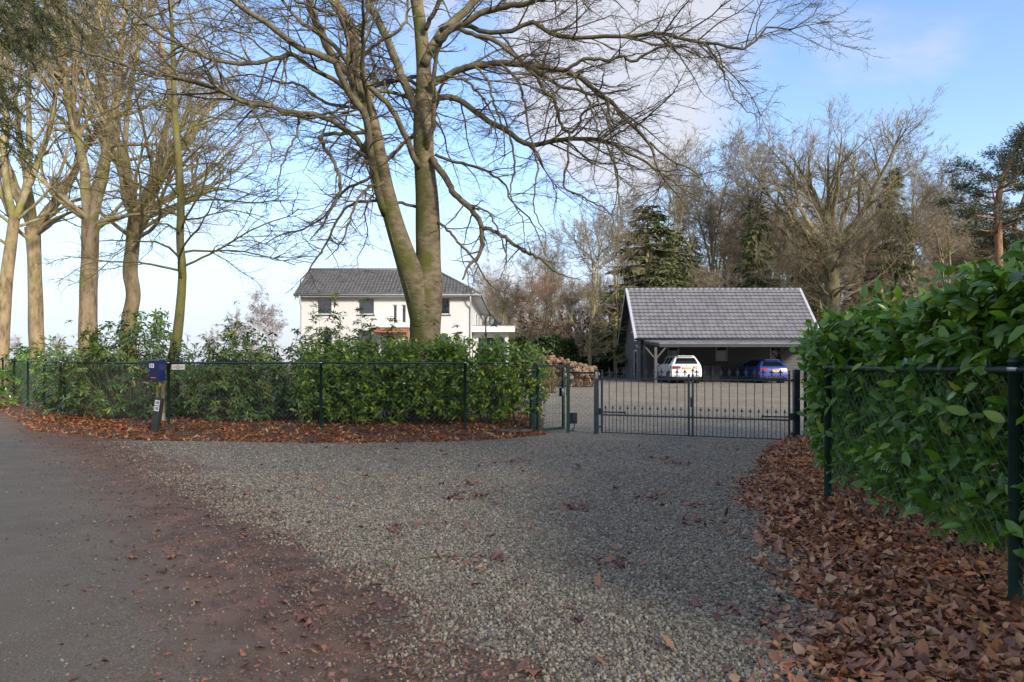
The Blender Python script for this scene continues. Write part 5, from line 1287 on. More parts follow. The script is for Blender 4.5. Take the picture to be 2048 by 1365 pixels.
# ---------------------------------------------------------------- trees
def grow(S, D, L_, R0, R1, m, wob, trop, curve=1.0):
    N = len(S); Pt = np.zeros((N, m + 1, 3)); Pt[:, 0] = S; d = nrm(D)
    wobv = rng.normal(0, wob, (m, N, 3))
    for i in range(m):
        tz = trop[:, i] if isinstance(trop, np.ndarray) and trop.ndim == 2 else trop
        d = d + wobv[i]; d[:, 2] += tz; d = nrm(d)
        Pt[:, i + 1] = Pt[:, i] + d * (L_ / m)[:, None]
    t = np.linspace(0, 1, m + 1) ** curve
    return Pt, R0[:, None] + (R1 - R0)[:, None] * t
def spawn(Pt, Rd, n, t0=.15, t1=1.0, ang=(35, 70), lf=(.35, .6), taper=.6, rf=.6, flat=1.0, out=None, alt=False, rmin=0.0):
    """n children spread over all branches in proportion to length -> start, dir, length, radius"""
    Ls = np.linalg.norm(np.diff(Pt, axis=1), axis=2).sum(1); m = Pt.shape[1] - 1
    p = Ls / Ls.sum(); idx = rng.choice(len(Pt), n, p=p); t = t0 + (t1 - t0) * rng.uniform(0, 1, n) ** .85
    f = t * m; i = np.minimum(f.astype(int), m - 1); w = (f - i)[:, None]
    S = Pt[idx, i] * (1 - w) + Pt[idx, i + 1] * w; T = nrm(Pt[idx, i + 1] - Pt[idx, i]); r = Rd[idx, i] * (1 - w[:, 0]) + Rd[idx, i + 1] * w[:, 0]
    ref = nrm(np.cross(T, np.array([0, 0, 1.0]) + rng.normal(0, .01, (n, 3)))); ref2 = np.cross(T, ref)
    az = rng.uniform(0, 2 * np.pi, n)
    if alt: az = np.where(rng.uniform(0, 1, n) < .5, 0, np.pi) + rng.normal(0, .45, n)       # two-ranked, like beech
    a = np.radians(rng.uniform(*ang, n))
    D = np.cos(a)[:, None] * T + np.sin(a)[:, None] * (np.cos(az)[:, None] * ref + np.sin(az)[:, None] * ref2)
    D[:, 2] *= flat
    L2 = Ls[idx] * rng.uniform(*lf, n) * (1 - taper * t)
    return S, nrm(D), L2, np.maximum(r * rf, rmin)
def pack(parts):
    """[(Pt, Rd, k)] -> one Geo"""
    g = Geo()
    for Pt, Rd, k in parts:
        V, Q = tubes(Pt, Rd, k); g.add(V, Q)
    return g

M_beech = bark_mat('beech_bark', (.205, .160, .092), (.120, .092, .050), (.085, .085, .018), .46, .70, ringy=1, side=(-.9, -.3, .1), bscale=9)
M_beech_limb = bark_mat('beech_limb_bark', (.150, .125, .072), (.068, .056, .032), (.095, .095, .016), .52, .68, bscale=12)
M_twig_b = simple('beech_twig_bark', (.090, .064, .046), .8, .35)
M_oak = bark_mat('oak_bark', (.31, .225, .125), (.13, .09, .05), (.185, .165, .055), .50, .70, bscale=8)
M_oak_limb = bark_mat('oak_limb_bark', (.36, .29, .165), (.17, .135, .075), (.19, .18, .05), .46, .66)
M_twig_o = simple('oak_twig_bark', (.38, .285, .16), .85, .35)
M_mossbark = bark_mat('mossy_bark', (.165, .145, .06), (.085, .075, .030), (.145, .130, .022), .40, .60)
M_wood_bark = bark_mat('woodland_bark', (.29, .235, .135), (.13, .105, .06), (.135, .125, .035), .46, .64)
M_wood_twig = simple('woodland_twigs', (.27, .215, .15), .85, .4, scale=.25)
M_wood_twig_red = simple('reddish_woodland_twigs', (.35, .205, .14), .85, .4, scale=.25)
M_pale_twig = simple('pale_birch_twigs', (.30, .225, .205), .85, .25)

# ---- the big two-stemmed beech behind the left fence
BD = 17.0
beech = thing('beech_tree', 'big two stemmed bare beech with smooth grey green bark in front of the white house', 'tree', (P(851, 728, BD)[0], BD, float(zg(0, BD)))); bl = np.array(beech.location)
def limb(pts, d0, d1, r, m=34):
    """pts: (px, py) seen from the camera; depth runs d0 -> d1; r: radii in pixels at BD"""
    q = np.array(pts, float); s = np.concatenate([[0], np.cumsum(np.hypot(*np.diff(q, axis=0).T))]); s /= s[-1]
    d = d0 + (d1 - d0) * s ** .9 + .12 * np.sin(s * 7 + q[0, 0])
    p3 = np.array([P(x, y, dd) for (x, y), dd in zip(q, d)])
    rr = np.interp(s, np.linspace(0, 1, len(r)), r) / 1365 * BD * .80
    c = catmull(np.column_stack([p3, rr]), m)
    return c[:, :3], np.maximum(c[:, 3], .0035)
def knobbly(Pt, Rd, k, amp, seed):
    V, Q = tubes(Pt[None], Rd[None], k); V = V.reshape(len(Pt), k, 3); c = Pt[:, None]
    a = np.arange(k) * 2 * np.pi / k; z = np.arange(len(Pt))[:, None]
    f = 1 + amp * (np.sin(3 * a + z * .21 + seed) * .5 + np.sin(2 * a - z * .33 + seed * 2) * .6 + np.sin(5 * a + z * .57) * .3)
    return (c + (V - c) * f[..., None]).reshape(-1, 3), Q
Mst = [(851, 858, 41), (850, 825, 33), (850, 760, 31.5), (850, 667, 30.5), (852, 610, 33), (856, 560, 29), (856, 520, 25), (855, 410, 23.5), (849, 328, 21), (847, 256, 20.5), (847, 205, 18), (848, 154, 15.5), (845, 100, 14.5), (840, 50, 13), (833, 0, 12), (822, -70, 10.5), (826, -160, 9), (815, -280, 7), (820, -420, 4), (812, -560, 1.5)]
Lst = [(846, 650, 24), (836, 600, 25), (824, 555, 24), (810, 513, 21.5), (793, 461, 19), (779, 410, 18), (767, 359, 16), (757, 307, 14.5), (746, 256, 14), (733, 205, 13.5), (720, 154, 13.5), (711, 103, 12.5), (702, 67, 12.5), (684, 26, 10.5), (668, 0, 9.5), (648, -60, 8), (640, -150, 6.5), (610, -280, 4.5), (600, -420, 2)]
def stem(tb, d0, d1, n_):
    t = np.array(tb, float); dd = np.linspace(d0, d1, len(t)); p3 = np.array([P(x, y, d) for (x, y), d in zip(t[:, :2], dd)])
    c = catmull(np.column_stack([p3, t[:, 2] / 1365 * BD]), n_); return c[:, :3], c[:, 3]
g = Geo()
MP, MR = stem(Mst, BD, BD + .3, 110); LP, LR = stem(Lst, BD - .05, BD - 1.2, 90)
flare = np.exp(-(MP[:, 2]) / .35); MR = MR * (1 + .25 * flare)
for Pt, Rd, sd in ((MP, MR, 1.0), (LP, LR, 4.0)):
    V, Q = knobbly(Pt - bl, Rd, 20, .035, sd); g.add(V, Q)
# long seam of callus running down the left stem, old branch scars with their eyelids
def scar(px, py, s):
    i = np.argmin(np.abs(MP[:, 2] - P(px, py, BD)[2])); c = np.array([P(px, py, BD)[0], 0, P(px, py, BD)[2]]); rr = MR[i]
    dx = (c[0] - MP[i, 0]); dx = np.clip(dx, -rr * .92, rr * .92); yy = MP[i, 1] - math.sqrt(max(rr * rr - dx * dx, 1e-4)); nv = nrm(np.array([dx, yy - MP[i, 1], 0.0])); u = np.array([-nv[1], nv[0], 0]) ; w = np.array([0, 0, 1.0])
    for q, (ra, h) in enumerate(((1.0, .010), (.6, .016), (.3, .022))):
        a = np.linspace(0, 2 * np.pi, 15); o = MP[i] * [1, 1, 0] + nv * rr + [0, 0, c[2]]
        ring = np.array([o + u * math.cos(t) * s * ra + w * math.sin(t) * s * ra * .72 + nv * (h - .03 * ra) for t in a]) - bl
        g.tube(ring, s * .13, 6, caps=False)
    brow = np.array([o + u * x * s * 1.7 + w * s * (1.15 - 1.1 * abs(x) ** 1.3) - nv * abs(x) * .02 for x in np.linspace(-1, 1, 9)]) - bl; g.tube(brow, np.array([.004, .012, .016, .018, .02, .018, .016, .012, .004]) * s / .06, 6)
for s_ in ((873, 570, .065), (847, 618, .11), (872, 647, .085), (873, 420, .05), (868, 318, .045), (866, 250, .04)): scar(*s_)
seam = LP[4:52] - bl; sr = LR[4:52]; g.tube(seam + np.stack([-sr * .52 + .012 * np.sin(np.arange(48) * .5), -sr * .79, 0 * sr], -1), .024 + .008 * np.sin(np.arange(48) * .7), 8)
obj('trunk', g, M_beech, beech, True)
LIMBS = [
 ([(733, 205), (713, 169), (674, 123), (649, 82), (631, 41), (618, 0), (590, -70), (560, -170), (548, -300)], 16.6, 15.0, [10.5, 9.5, 8, 5, 1.5]),
 ([(845, 235), (828, 205), (808, 164), (790, 118), (772, 72), (751, 31), (736, 0), (715, -70), (700, -190), (680, -320)], 17.0, 18.6, [11, 10.5, 9, 6, 1.5]),
 ([(848, 130), (861, 102), (884, 67), (926, 26), (960, -8), (1010, -60), (1060, -150), (1080, -260)], 17.0, 17.8, [11.5, 10.5, 8, 4.5, 1.5]),
 ([(860, 172), (872, 164), (890, 154), (926, 138), (981, 129), (1043, 128), (1104, 137), (1145, 148), (1170, 164), (1203, 193), (1227, 205), (1252, 238), (1285, 271), (1303, 291), (1307, 316), (1322, 349), (1350, 382), (1371, 415)], 17.0, 14.2, [8.5, 7.8, 7.2, 5.5, 4, 3, 1.0]),
 ([(868, 215), (874, 200), (890, 194), (915, 200), (946, 220), (982, 246), (1018, 264), (1044, 283), (1063, 291), (1085, 287), (1137, 279), (1207, 281), (1252, 304), (1309, 337), (1330, 353), (1371, 382), (1412, 394)], 17.0, 15.0, [8, 7, 6.2, 5, 3.5, 2.4, .8]),
 ([(863, 318), (870, 328), (890, 354), (910, 390), (941, 415), (955, 436), (962, 455), (966, 480), (962, 503), (946, 523), (935, 535), (925, 560)], 16.8, 16.0, [8.5, 8, 7, 6, 4.5, 2]),
 ([(962, 452), (985, 462), (1003, 472), (1044, 500), (1079, 518), (1105, 540), (1130, 553), (1162, 560)], 16.2, 15.6, [5, 4.6, 3.6, 2.4, .8]),
 ([(852, 300), (864, 262), (868, 230), (869, 200), (868, 160), (874, 108), (888, 80), (905, 60), (925, 45)], 17.0, 15.6, [6.5, 6, 5, 3]),
 ([(872, 85), (905, 58), (940, 41), (981, 20), (1038, 10), (1075, 2), (1140, -15), (1200, -10), (1280, 5)], 16.8, 14.8, [8, 7.5, 6, 4, 1.2]),
 ([(880, 62), (910, 50), (940, 53), (973, 64), (1022, 62), (1063, 45), (1096, 66), (1129, 76), (1186, 74), (1268, 73), (1309, 66), (1354, 76), (1432, 88), (1465, 96), (1498, 94), (1523, 70), (1540, 49), (1579, 61), (1636, 26)], 16.9, 13.6, [6.5, 5.5, 4.8, 4.4, 4, 3, 2, .7]),
 ([(895, 55), (920, 58), (940, 68), (989, 82), (1022, 107), (1051, 127), (1085, 150), (1120, 172), (1150, 178), (1190, 190), (1240, 184), (1280, 170)], 16.6, 15.0, [5.5, 5, 4.2, 3, 1]),
 ([(1129, 143), (1150, 128), (1170, 119), (1227, 119), (1244, 113), (1268, 123), (1293, 107), (1334, 92), (1375, 96), (1420, 120)], 14.9, 13.6, [4, 3.6, 3, 2, .8]),
 ([(1046, 129), (1075, 156), (1092, 189), (1108, 197), (1116, 230), (1127, 259), (1141, 265), (1158, 250), (1168, 224), (1200, 209), (1228, 204)], 15.9, 15.3, [4.6, 4.2, 3.6, 3, 2.4]),
 ([(1137, 264), (1137, 312), (1130, 345), (1127, 373), (1148, 385), (1170, 398), (1200, 412), (1226, 436), (1222, 460)], 15.4, 15.0, [2.8, 2.4, 1.8, .8]),
 ([(770, 430), (756, 385), (746, 345), (739, 300), (736, 256), (726, 220), (700, 190), (679, 149), (669, 123), (628, 108), (592, 92), (546, 56), (500, 26), (440, -15), (380, -60), (300, -90)], 16.6, 12.6, [9, 9, 8, 7, 5.5, 3.5, 1]),
 ([(838, 335), (828, 318), (808, 267), (787, 226), (756, 190), (726, 159), (695, 123), (669, 92), (640, 72), (600, 42), (560, -5), (520, -60)], 16.8, 15.0, [7.5, 7, 6.2, 5, 3.5, 1.5]),
 ([(752, 345), (736, 313), (705, 272), (669, 246), (631, 231), (597, 226), (564, 223), (541, 213), (492, 205), (451, 187), (400, 164), (333, 154), (267, 136), (205, 115), (154, 103), (108, 87), (60, 84)], 16.3, 11.6, [6.5, 6, 5.2, 4.6, 4, 3.2, 2.2, .8]),
 ([(700, 186), (665, 158), (640, 146), (612, 128), (585, 110), (538, 123), (482, 128), (426, 118), (390, 103), (354, 87), (318, 67), (277, 31), (240, 15), (190, 8)], 15.6, 12.6, [5.5, 5, 4.4, 3.6, 2.4, .8]),
 ([(748, 268), (731, 267), (695, 267), (649, 270), (638, 277), (654, 303), (674, 338), (680, 380), (660, 420), (645, 450), (620, 480)], 16.2, 15.2, [5, 4.6, 4, 3, 1.2]),
 ([(845, 262), (813, 282), (777, 318), (741, 354), (690, 380), (660, 420), (640, 440), (600, 460), (560, 470), (530, 490)], 17.2, 18.4, [4.5, 4.2, 3.6, 2.6, 1]),
 ([(832, 414), (820, 412), (787, 405), (741, 403), (700, 410), (674, 441), (655, 480), (649, 492), (623, 533), (600, 570), (590, 600)], 17.1, 16.4, [4, 3.6, 3, 2.2, .9]),
 ([(768, 365), (740, 375), (716, 398), (700, 440), (690, 470), (672, 500), (650, 520)], 16.0, 15.2, [3.6, 3, 2, .8]),
 ([(871, 310), (900, 322), (935, 330), (975, 345), (1010, 370), (1020, 400), (1060, 440), (1085, 490), (1090, 530)], 16.9, 15.8, [3.8, 3.2, 2.5, 1.6, .7]),
 ([(876, 445), (895, 460), (920, 490), (945, 515), (960, 540), (985, 575), (1020, 590), (1040, 612)], 16.9, 16.0, [3.4, 3, 2.2, 1.4, .6]),
 ([(890, 152), (930, 162), (960, 190), (985, 230), (992, 280), (985, 310)], 16.4, 15.8, [3.6, 3, 2, .8]),
 ([(950, 133), (975, 160), (985, 200), (1005, 260), (1010, 310), (1000, 330)], 16.2, 15.4, [3.2, 2.6, 1.8, .8]),
 ([(1000, 128), (1035, 160), (1050, 210), (1060, 270), (1085, 330), (1110, 380), (1108, 430)], 15.9, 15.2, [3.2, 2.6, 1.8, .8]),
 ([(1180, 170), (1215, 200), (1215, 240), (1225, 300), (1235, 360), (1240, 420), (1250, 455)], 15.1, 14.6, [3.2, 2.6, 1.8, .8]),
 ([(700, 80), (712, 60), (690, 40), (640, 20), (600, 5), (545, -20), (480, -10)], 16.4, 14.6, [4, 3.4, 2.4, 1]),
 ([(712, 130), (740, 100), (765, 80), (800, 60), (815, 20), (812, -60)], 16.2, 15.6, [4.6, 4, 3, 1.5]),
 ([(851, 60), (870, 20), (900, -30), (945, -90), (960, -180)], 16.9, 16.0, [6, 5, 4, 2]),
 ([(1063, 291), (1075, 330), (1070, 380), (1068, 420), (1090, 470), (1088, 510)], 15.9, 15.4, [2.6, 2, 1.4, .7]),
 ([(1207, 281), (1228, 330), (1235, 390), (1218, 450), (1224, 490)], 15.3, 14.9, [2.4, 1.8, 1.2, .6]),
 ([(1018, 264), (1030, 330), (1020, 390), (1045, 440), (1050, 510)], 16.1, 15.7, [2.8, 2.2, 1.4, .7]),
 ([(941, 415), (975, 425), (1000, 470), (1012, 520), (1000, 560)], 16.4, 15.6, [2.8, 2.2, 1.4, .7]),
 ([(1145, 148), (1180, 210), (1198, 280), (1188, 350), (1200, 400)], 15.3, 14.7, [2.8, 2.2, 1.4, .7]),
 ([(1300, 285), (1340, 320), (1390, 345), (1430, 395), (1475, 420)], 14.5, 13.8, [2.4, 1.8, 1.2, .6]),
 ([(1405, 84), (1440, 130), (1465, 190), (1500, 225), (1530, 235)], 14.1, 13.6, [2.2, 1.7, 1.2, .6]),
 ([(600, 226), (592, 270), (565, 330), (556, 390), (575, 430)], 15.2, 14.7, [2.6, 2, 1.3, .7]),
 ([(500, 208), (522, 250), (545, 300), (530, 350)], 14.4, 14.0, [2.2, 1.7, 1.2, .6]),
 ([(777, 318), (760, 370), (730, 420), (735, 470), (715, 520), (720, 550)], 17.5, 17.8, [2.6, 2, 1.3, .7]),
 ([(730, 220), (700, 215), (650, 205), (600, 170), (560, 165), (500, 150), (440, 160)], 16.4, 18.6, [4.2, 3.6, 2.6, 1]),
]
LPt, LRd = [], []
for i, (p, d0, d1, r) in enumerate(LIMBS):
    a, b = limb(p, d0, d1, r); a[1:-1] += rng.normal(0, .012, (len(a) - 2, 3)); LPt.append(a); LRd.append(b)
# limbs that come towards the lane or lean away over the garden, and the top of the crown
n_ex = 20
ti = rng.integers(38, 100, n_ex); S = MP[ti]; az = np.linspace(0, 2 * np.pi, n_ex, endpoint=False) + rng.normal(0, .3, n_ex)
S[::2] = LP[np.clip(ti[::2] - 8, 30, 86)]
D_ = np.stack([np.cos(az) * .45, np.sin(az), rng.uniform(.15, .75, n_ex)], -1)
far = np.sin(az) < 0; Ln = rng.uniform(3.5, 6.0, n_ex) * np.where(far, .85, 1.1)
trp = np.linspace(.03, -.09, 33)[None] * np.ones((n_ex, 1))
a, b = grow(S, D_, Ln, rng.uniform(.04, .075, n_ex), np.full(n_ex, .006), 33, .10, trp)
for i in range(n_ex): LPt.append(a[i]); LRd.append(b[i])
for a, b in zip(LPt, LRd):
    g = Geo(); g.tube(a - bl, b, 9); obj('limb', g, M_beech_limb, beech, True)
LPt, LRd = np.array(LPt), np.array(LRd)
S, D_, L2, r2 = spawn(LPt, LRd, 950, .10, 1.0, (35, 75), (.22, .52), .55, .55, .55, rmin=.006)
L2 = np.clip(L2, .6, 3.6); r2 = np.clip(r2, .006, .024)
P2, R2 = grow(S, D_, L2, r2, np.full(len(S), .0028), 10, .13, np.linspace(.02, -.10, 10)[None] * rng.uniform(.0, 1.6, (len(S), 1)) + np.linspace(0, .06, 10)[None])
S, D_, L3, r3 = spawn(P2, R2, 7200, .08, 1.0, (30, 65), (.25, .5), .5, .6, .7, alt=True, rmin=.0035)
L3 = np.clip(L3, .22, 1.3); r3 = np.clip(r3, .003, .007)
P3, R3 = grow(S, D_, L3, r3, np.full(len(S), .0024), 4, .18, np.linspace(-.07, .06, 4)[None] * np.ones((len(S), 1)))
S, D_, L4, r4 = spawn(P3, R3, 31000, .05, 1.0, (30, 60), (.22, .5), .45, .6, .8, alt=True, rmin=.002)
L4 = np.clip(L4, .10, .45)
P4, R4 = grow(S, D_, L4, np.clip(r4, .0026, .0036), np.full(len(S), .0018), 2, .18, .03)
obj('branches', pack([(P2 - bl, R2, 5)]), M_beech_limb, beech, True, kind='stuff')
obj('twigs', pack([(P3 - bl, R3, 3), (P4 - bl, R4, 3)]), M_twig_b, beech, True, kind='stuff')
# a few husks and withered leaves still hanging
q = rng.integers(0, len(P4), 420); pos = P4[q, -1] - bl
leaf_object('withered_leaves', pos, rng.normal(0, .4, (420, 3)) + [0, 0, -1], rng.normal(0, 1, (420, 3)), rng.uniform(.025, .06, 420), .3, M_beechleaf, beech, fold=(-.3, .9))

# ---- generic bare broadleaf tree
def bare_tree(root, trunk, mats, forks, n2, n3, n4, up=.05, rt=None, spread=(18, 40), lf1=(.75, 1.1), crown_len=6.0, twig_r=.006, k_tr=14, boughs=10, seedy=None, flat=1.0, tr2=.03, droop=0.0, amp=.05, mt=2, bough_t=(.35, .95), bough_ang=(50, 85), bough_len=(.3, .55), fan=0):
    """trunk: (n,4) x,y,z,r in local space; forks: number of rising stems at the top"""
    tr = catmull(np.array(trunk, float), 40); TP, TR = tr[:, :3], tr[:, 3]
    V, Q = knobbly(TP, TR, k_tr, amp, rng.uniform(0, 9)); g = Geo().add(V, Q)
    top = TP[-1]; td = nrm(TP[-1] - TP[-4])
    az = np.arange(forks) * 2 * np.pi / forks + rng.uniform(0, 6.28) + rng.normal(0, .25, forks); a = np.radians(rng.uniform(*spread, forks))
    D = np.stack([np.cos(az) * np.sin(a), np.sin(az) * np.sin(a), np.cos(a)], -1) + td * .3
    Lf = crown_len * rng.uniform(*lf1, forks)
    S0 = np.repeat(TP[-2][None], forks, 0)
    PF, RF = grow(S0, D, Lf, TR[-1] * rng.uniform(.55, .8, forks) * (min(1, 5 / forks) ** .5), np.full(forks, .012), 18, .085, up)
    # boughs off the trunk itself
    if boughs:
        S, D, L, r = spawn(TP[None], TR[None], boughs, *bough_t, bough_ang, (.3, .5), .2, .32, .8)
        PB, RB = grow(S, D, crown_len * rng.uniform(*bough_len, boughs), np.clip(r, .02, .13), np.full(boughs, .010), 18, .10, up * .6 - droop)
        PF, RF = np.concatenate([PF, PB]), np.concatenate([RF, RB])
    if fan:                       # long boughs reaching out over the garden
        ti = rng.integers(34, 40, fan); D = np.stack([rng.uniform(.7, 1, fan), rng.normal(-.1, .35, fan), rng.uniform(.35, 1.1, fan)], -1)
        PB, RB = grow(TP[ti], D, rng.uniform(6.0, 8.5, fan), rng.uniform(.06, .11, fan), np.full(fan, .010), 18, .085, .012); PF, RF = np.concatenate([PF, PB]), np.concatenate([RF, RB])
    V, Q = tubes(PF, RF, 8)
    S, D, L2, r2 = spawn(PF, RF, n2, .24, 1.0, (28, 60), (.30, .62), .45, .6, flat, rmin=.012)
    P2, R2 = grow(S, D, np.clip(L2, .8, crown_len * .6), np.clip(r2, .012, .10), np.full(n2, .007), 9, .13, tr2 - droop)
    S, D, L3, r3 = spawn(P2, R2, n3, .08, 1.0, (28, 60), (.28, .6), .45, .6, flat, rmin=.007)
    P3, R3 = grow(S, D, np.clip(L3, .4, 2.6), np.clip(r3, .007, .03), np.full(n3, twig_r * .8), 4, .16, tr2 - droop * 1.5)
    S, D, L4, r4 = spawn(P3, R3, n4, .05, 1.0, (25, 55), (.28, .6), .4, .6, flat, rmin=twig_r)
    P4, R4 = grow(S, D, np.clip(L4, .25, 1.1), np.clip(r4, twig_r * .8, twig_r * 1.3), np.full(n4, twig_r * .5), mt, .17, tr2 - droop * 2)
    me = [g.mesh('trunk', True), Geo().add(V, Q).mesh('limbs', True), pack([(P2, R2, 4), (P3, R3, 3)]).mesh('branches', True), pack([(P4, R4, 3)]).mesh('twigs', True)]
    for m_, x in zip(me, (mats[0], mats[1], mats[1], mats[2])): m_.materials.append(x)
    if root is not None: dress(root, me)
    return me
def dress(root, me, sc=(1, 1, 1), rz=0.0):
    for nm, m_ in zip(('trunk', 'crown', 'branches', 'twigs'), me):
        o = link('limbs' if nm == 'crown' else nm, m_, None, root); o['kind'] = 'stuff' if nm != 'trunk' else 'thing'
        if nm == 'trunk': del o['kind']
        o.scale = sc; o.rotation_euler = (0, 0, rz)
def tree_root(name, label, px, d, group=None): return thing(name, label, 'tree', (P0(px, d), d, float(zg(0, d))), 0, group)
def tr_px(px0, d, rows, z0):
    """trunk axis from (px, py, width px) rows seen at distance d"""
    o = np.array([P0(px0, d), d, z0]); out = [(0, 0, -.2, rows[0][2] / 2 / 1365 * d * 1.25)]
    for px, py, w in rows: q = P(px, py, d) - o; out.append((q[0], q[1], q[2], w / 2 / 1365 * d))
    return out
OAK = (M_oak, M_oak_limb, M_twig_o)
d = 27.0
r = tree_root('oak_tree', 'big bare tree with a thick forked trunk, third from the left along the lane', 177, d)
bare_tree(r, tr_px(177, d, [(177, 715, 36), (176, 640, 33), (177, 580, 33), (180, 520, 30), (181, 470, 31), (182, 440, 33)], .2), OAK, 4, 150, 1150, 6800, up=.05, spread=(10, 30), crown_len=12.5, boughs=5, mt=1, twig_r=.0048, bough_t=(.86, 1.0), bough_ang=(35, 60), bough_len=(.28, .5))
d = 28.5
r = tree_root('oak_tree', 'bare tree with knobbly orange lit trunk standing left of the thin leaning tree', 255, d)
bare_tree(r, tr_px(252, d, [(252, 715, 33), (256, 640, 29), (264, 590, 27), (258, 545, 27), (261, 500, 26), (265, 455, 27), (270, 425, 26)], .2), OAK, 5, 220, 1900, 11500, fan=9, up=.03, spread=(14, 50), crown_len=11, boughs=12, twig_r=.0048, bough_t=(.76, 1.0), bough_ang=(35, 72), bough_len=(.5, .85), droop=.0)
d = 28.0
r = tree_root('oak_tree', 'bare tree with a slender ivy streaked trunk, second from the left edge', 75, d)
bare_tree(r, tr_px(77, d, [(77, 715, 29), (74, 640, 26), (72, 560, 25), (70, 500, 25), (68, 455, 27)], .2), OAK, 4, 100, 800, 4400, up=.045, spread=(18, 40), crown_len=11, boughs=5, mt=1, twig_r=.0048, bough_t=(.82, 1.0), bough_ang=(35, 62))
d = 26.0
r = tree_root('oak_tree', 'bare tree at the left edge with its shaded trunk leaning right', 3, d)
bare_tree(r, tr_px(-2, d, [(-2, 715, 25), (2, 640, 24), (8, 560, 22), (18, 480, 20), (25, 430, 20)], .2), OAK, 4, 100, 750, 4200, up=.045, spread=(18, 40), crown_len=11, boughs=4, mt=1, twig_r=.0048, bough_t=(.82, 1.0), bough_ang=(35, 62))
d = 17.6
r = tree_root('young_beech', 'slender mossy green tree with one straight stem and thin level branches', 345, d)
bare_tree(r, tr_px(342, d, [(342, 728, 22), (350, 680, 20), (357, 620, 18), (362, 540, 16), (357, 480, 15), (359, 400, 14), (355, 320, 13), (349, 250, 12), (345, 170, 10), (343, 90, 8.5), (338, 0, 7), (335, -110, 5), (330, -230, 3)], .05), (M_mossbark, M_mossbark, M_twig_b), 2, 260, 1500, 5200, up=-.005, spread=(5, 20), crown_len=3.6, boughs=46, twig_r=.0032, bough_t=(.25, .98), bough_ang=(50, 80), bough_len=(.5, 1.15), tr2=.0, flat=.7, amp=.03)

# ---- woodland proto trees: shared meshes, one object set per tree
WOOD = (M_wood_bark, M_wood_bark, M_wood_twig)
def proto(h, r, n2, n3, n4, forks=3, mats=WOOD, **kw):
    t = [(0, 0, -.3, r * 1.3), (0, 0, .3, r * 1.05), (rng.normal(0, .15), rng.normal(0, .15), h * .25, r * .9), (rng.normal(0, .3), rng.normal(0, .3), h * .42, r * .75)]
    return bare_tree(None, t, mats, forks, n2, n3, n4, crown_len=h * .55, mt=1, **kw)
PA = proto(17, .20, 110, 800, 4800, up=.05, spread=(8, 24), boughs=8, twig_r=.011)
PB_ = proto(15, .16, 100, 700, 4200, up=.06, spread=(6, 20), boughs=10, twig_r=.011, bough_ang=(35, 60))
PC = proto(13, .13, 80, 600, 3600, 2, up=.04, spread=(5, 16), boughs=14, twig_r=.010, bough_ang=(50, 80))
PD = proto(14, .15, 90, 700, 4200, mats=(M_wood_bark, M_wood_bark, M_wood_twig_red), up=.04, spread=(8, 26), boughs=12, twig_r=.011)
PE = proto(11, .11, 90, 700, 4200, mats=(M_pale_twig, M_pale_twig, M_pale_twig), up=.02, spread=(8, 26), boughs=14, twig_r=.013, droop=.05)
SAP = proto(6, .05, 40, 240, 900, 2, up=.04, spread=(10, 30), boughs=12, twig_r=.008)
SAPR = proto(5, .045, 40, 260, 1000, 3, mats=(M_wood_bark, M_wood_bark, M_wood_twig_red), up=.03, spread=(10, 34), boughs=12, twig_r=.008)
# the tall spreading tree behind the right end of the barn
d = 62
r = tree_root('oak_tree', 'tallest bare tree with a broad fan shaped crown behind the right end of the barn', 1662, d)
bare_tree(r, tr_px(1662, d, [(1662, 715, 32), (1663, 640, 29), (1664, 580, 28), (1662, 540, 30), (1660, 505, 32)], .4), (M_wood_bark, M_wood_bark, M_wood_twig), 13, 420, 3600, 19000, mt=1, up=.014, spread=(6, 66), lf1=(.85, 1.05), crown_len=12.2, boughs=26, twig_r=.010, bough_t=(.45, 1.0), bough_ang=(45, 80), bough_len=(.60, .95), tr2=.06)
def plant(px, d, me, sc, label, group=None, name='bare_tree', hs=1.0):
    r = tree_root(name, label, px, d, group); dress(r, me, (sc, sc, sc * hs), rng.uniform(0, 6.28)); return r
for px, d, me, sc, lab in (
    (1180, 52, PB_, .92, 'slim yellow green tree standing left of the barn above the clipped hedge'),
    (1232, 54, PA, .80, 'ivy clad bare tree close to the left gable of the barn'),
    (1345, 66, PA, 1.28, 'bare tree rising behind the left part of the barn roof'),
    (1430, 70, PB_, 1.45, 'bare tree behind the middle of the barn roof, right of the dark spruce'),
    (1500, 64, PA, 1.3, 'mossy bare tree just right of the middle of the barn roof'),
    (1560, 72, PB_, 1.35, 'bare tree between the barn ridge and the tall spreading tree'),
    (1760, 68, PA, 1.3, 'bare tree above the right laurel hedge, right of the tall spreading tree'),
    (1835, 74, PB_, 1.55, 'dark many stemmed bare tree above the middle of the right hedge'),
    (1890, 66, PA, 1.12, 'bare tree with crooked boughs left of the red barked pine'),
    (1950, 78, PB_, 1.2, 'bare tree seen just behind the red barked pine'),
    (1005, 58, PB_, .62, 'bare tree behind the garden room, right of the house roof'),
    (1090, 66, PD, .72, 'reddish bare tree in the gap between house and barn')):
    plant(px, d, me, sc, lab)
k = 0
for i in range(96):                                    # the wood beyond: rows of look-alike trees
    px = 965 + (2070 - 965) * ((i * 0.618034) % 1.0) + rng.normal(0, 8); d = rng.uniform(76, 104)
    me = (PA, PB_, PC, PD, PC, PD)[i % 6]; hh = rng.uniform(.75, 1.08) * (.92 if px < 1250 else 1.42)
    plant(px, d, me, hh, *(('bare tree with reddish twigs in the winter wood beyond the barn', 'reddish bare trees of the wood beyond the barn') if me is PD else ('bare grey brown tree in the winter wood beyond the barn', 'grey brown bare trees of the wood beyond the barn')))
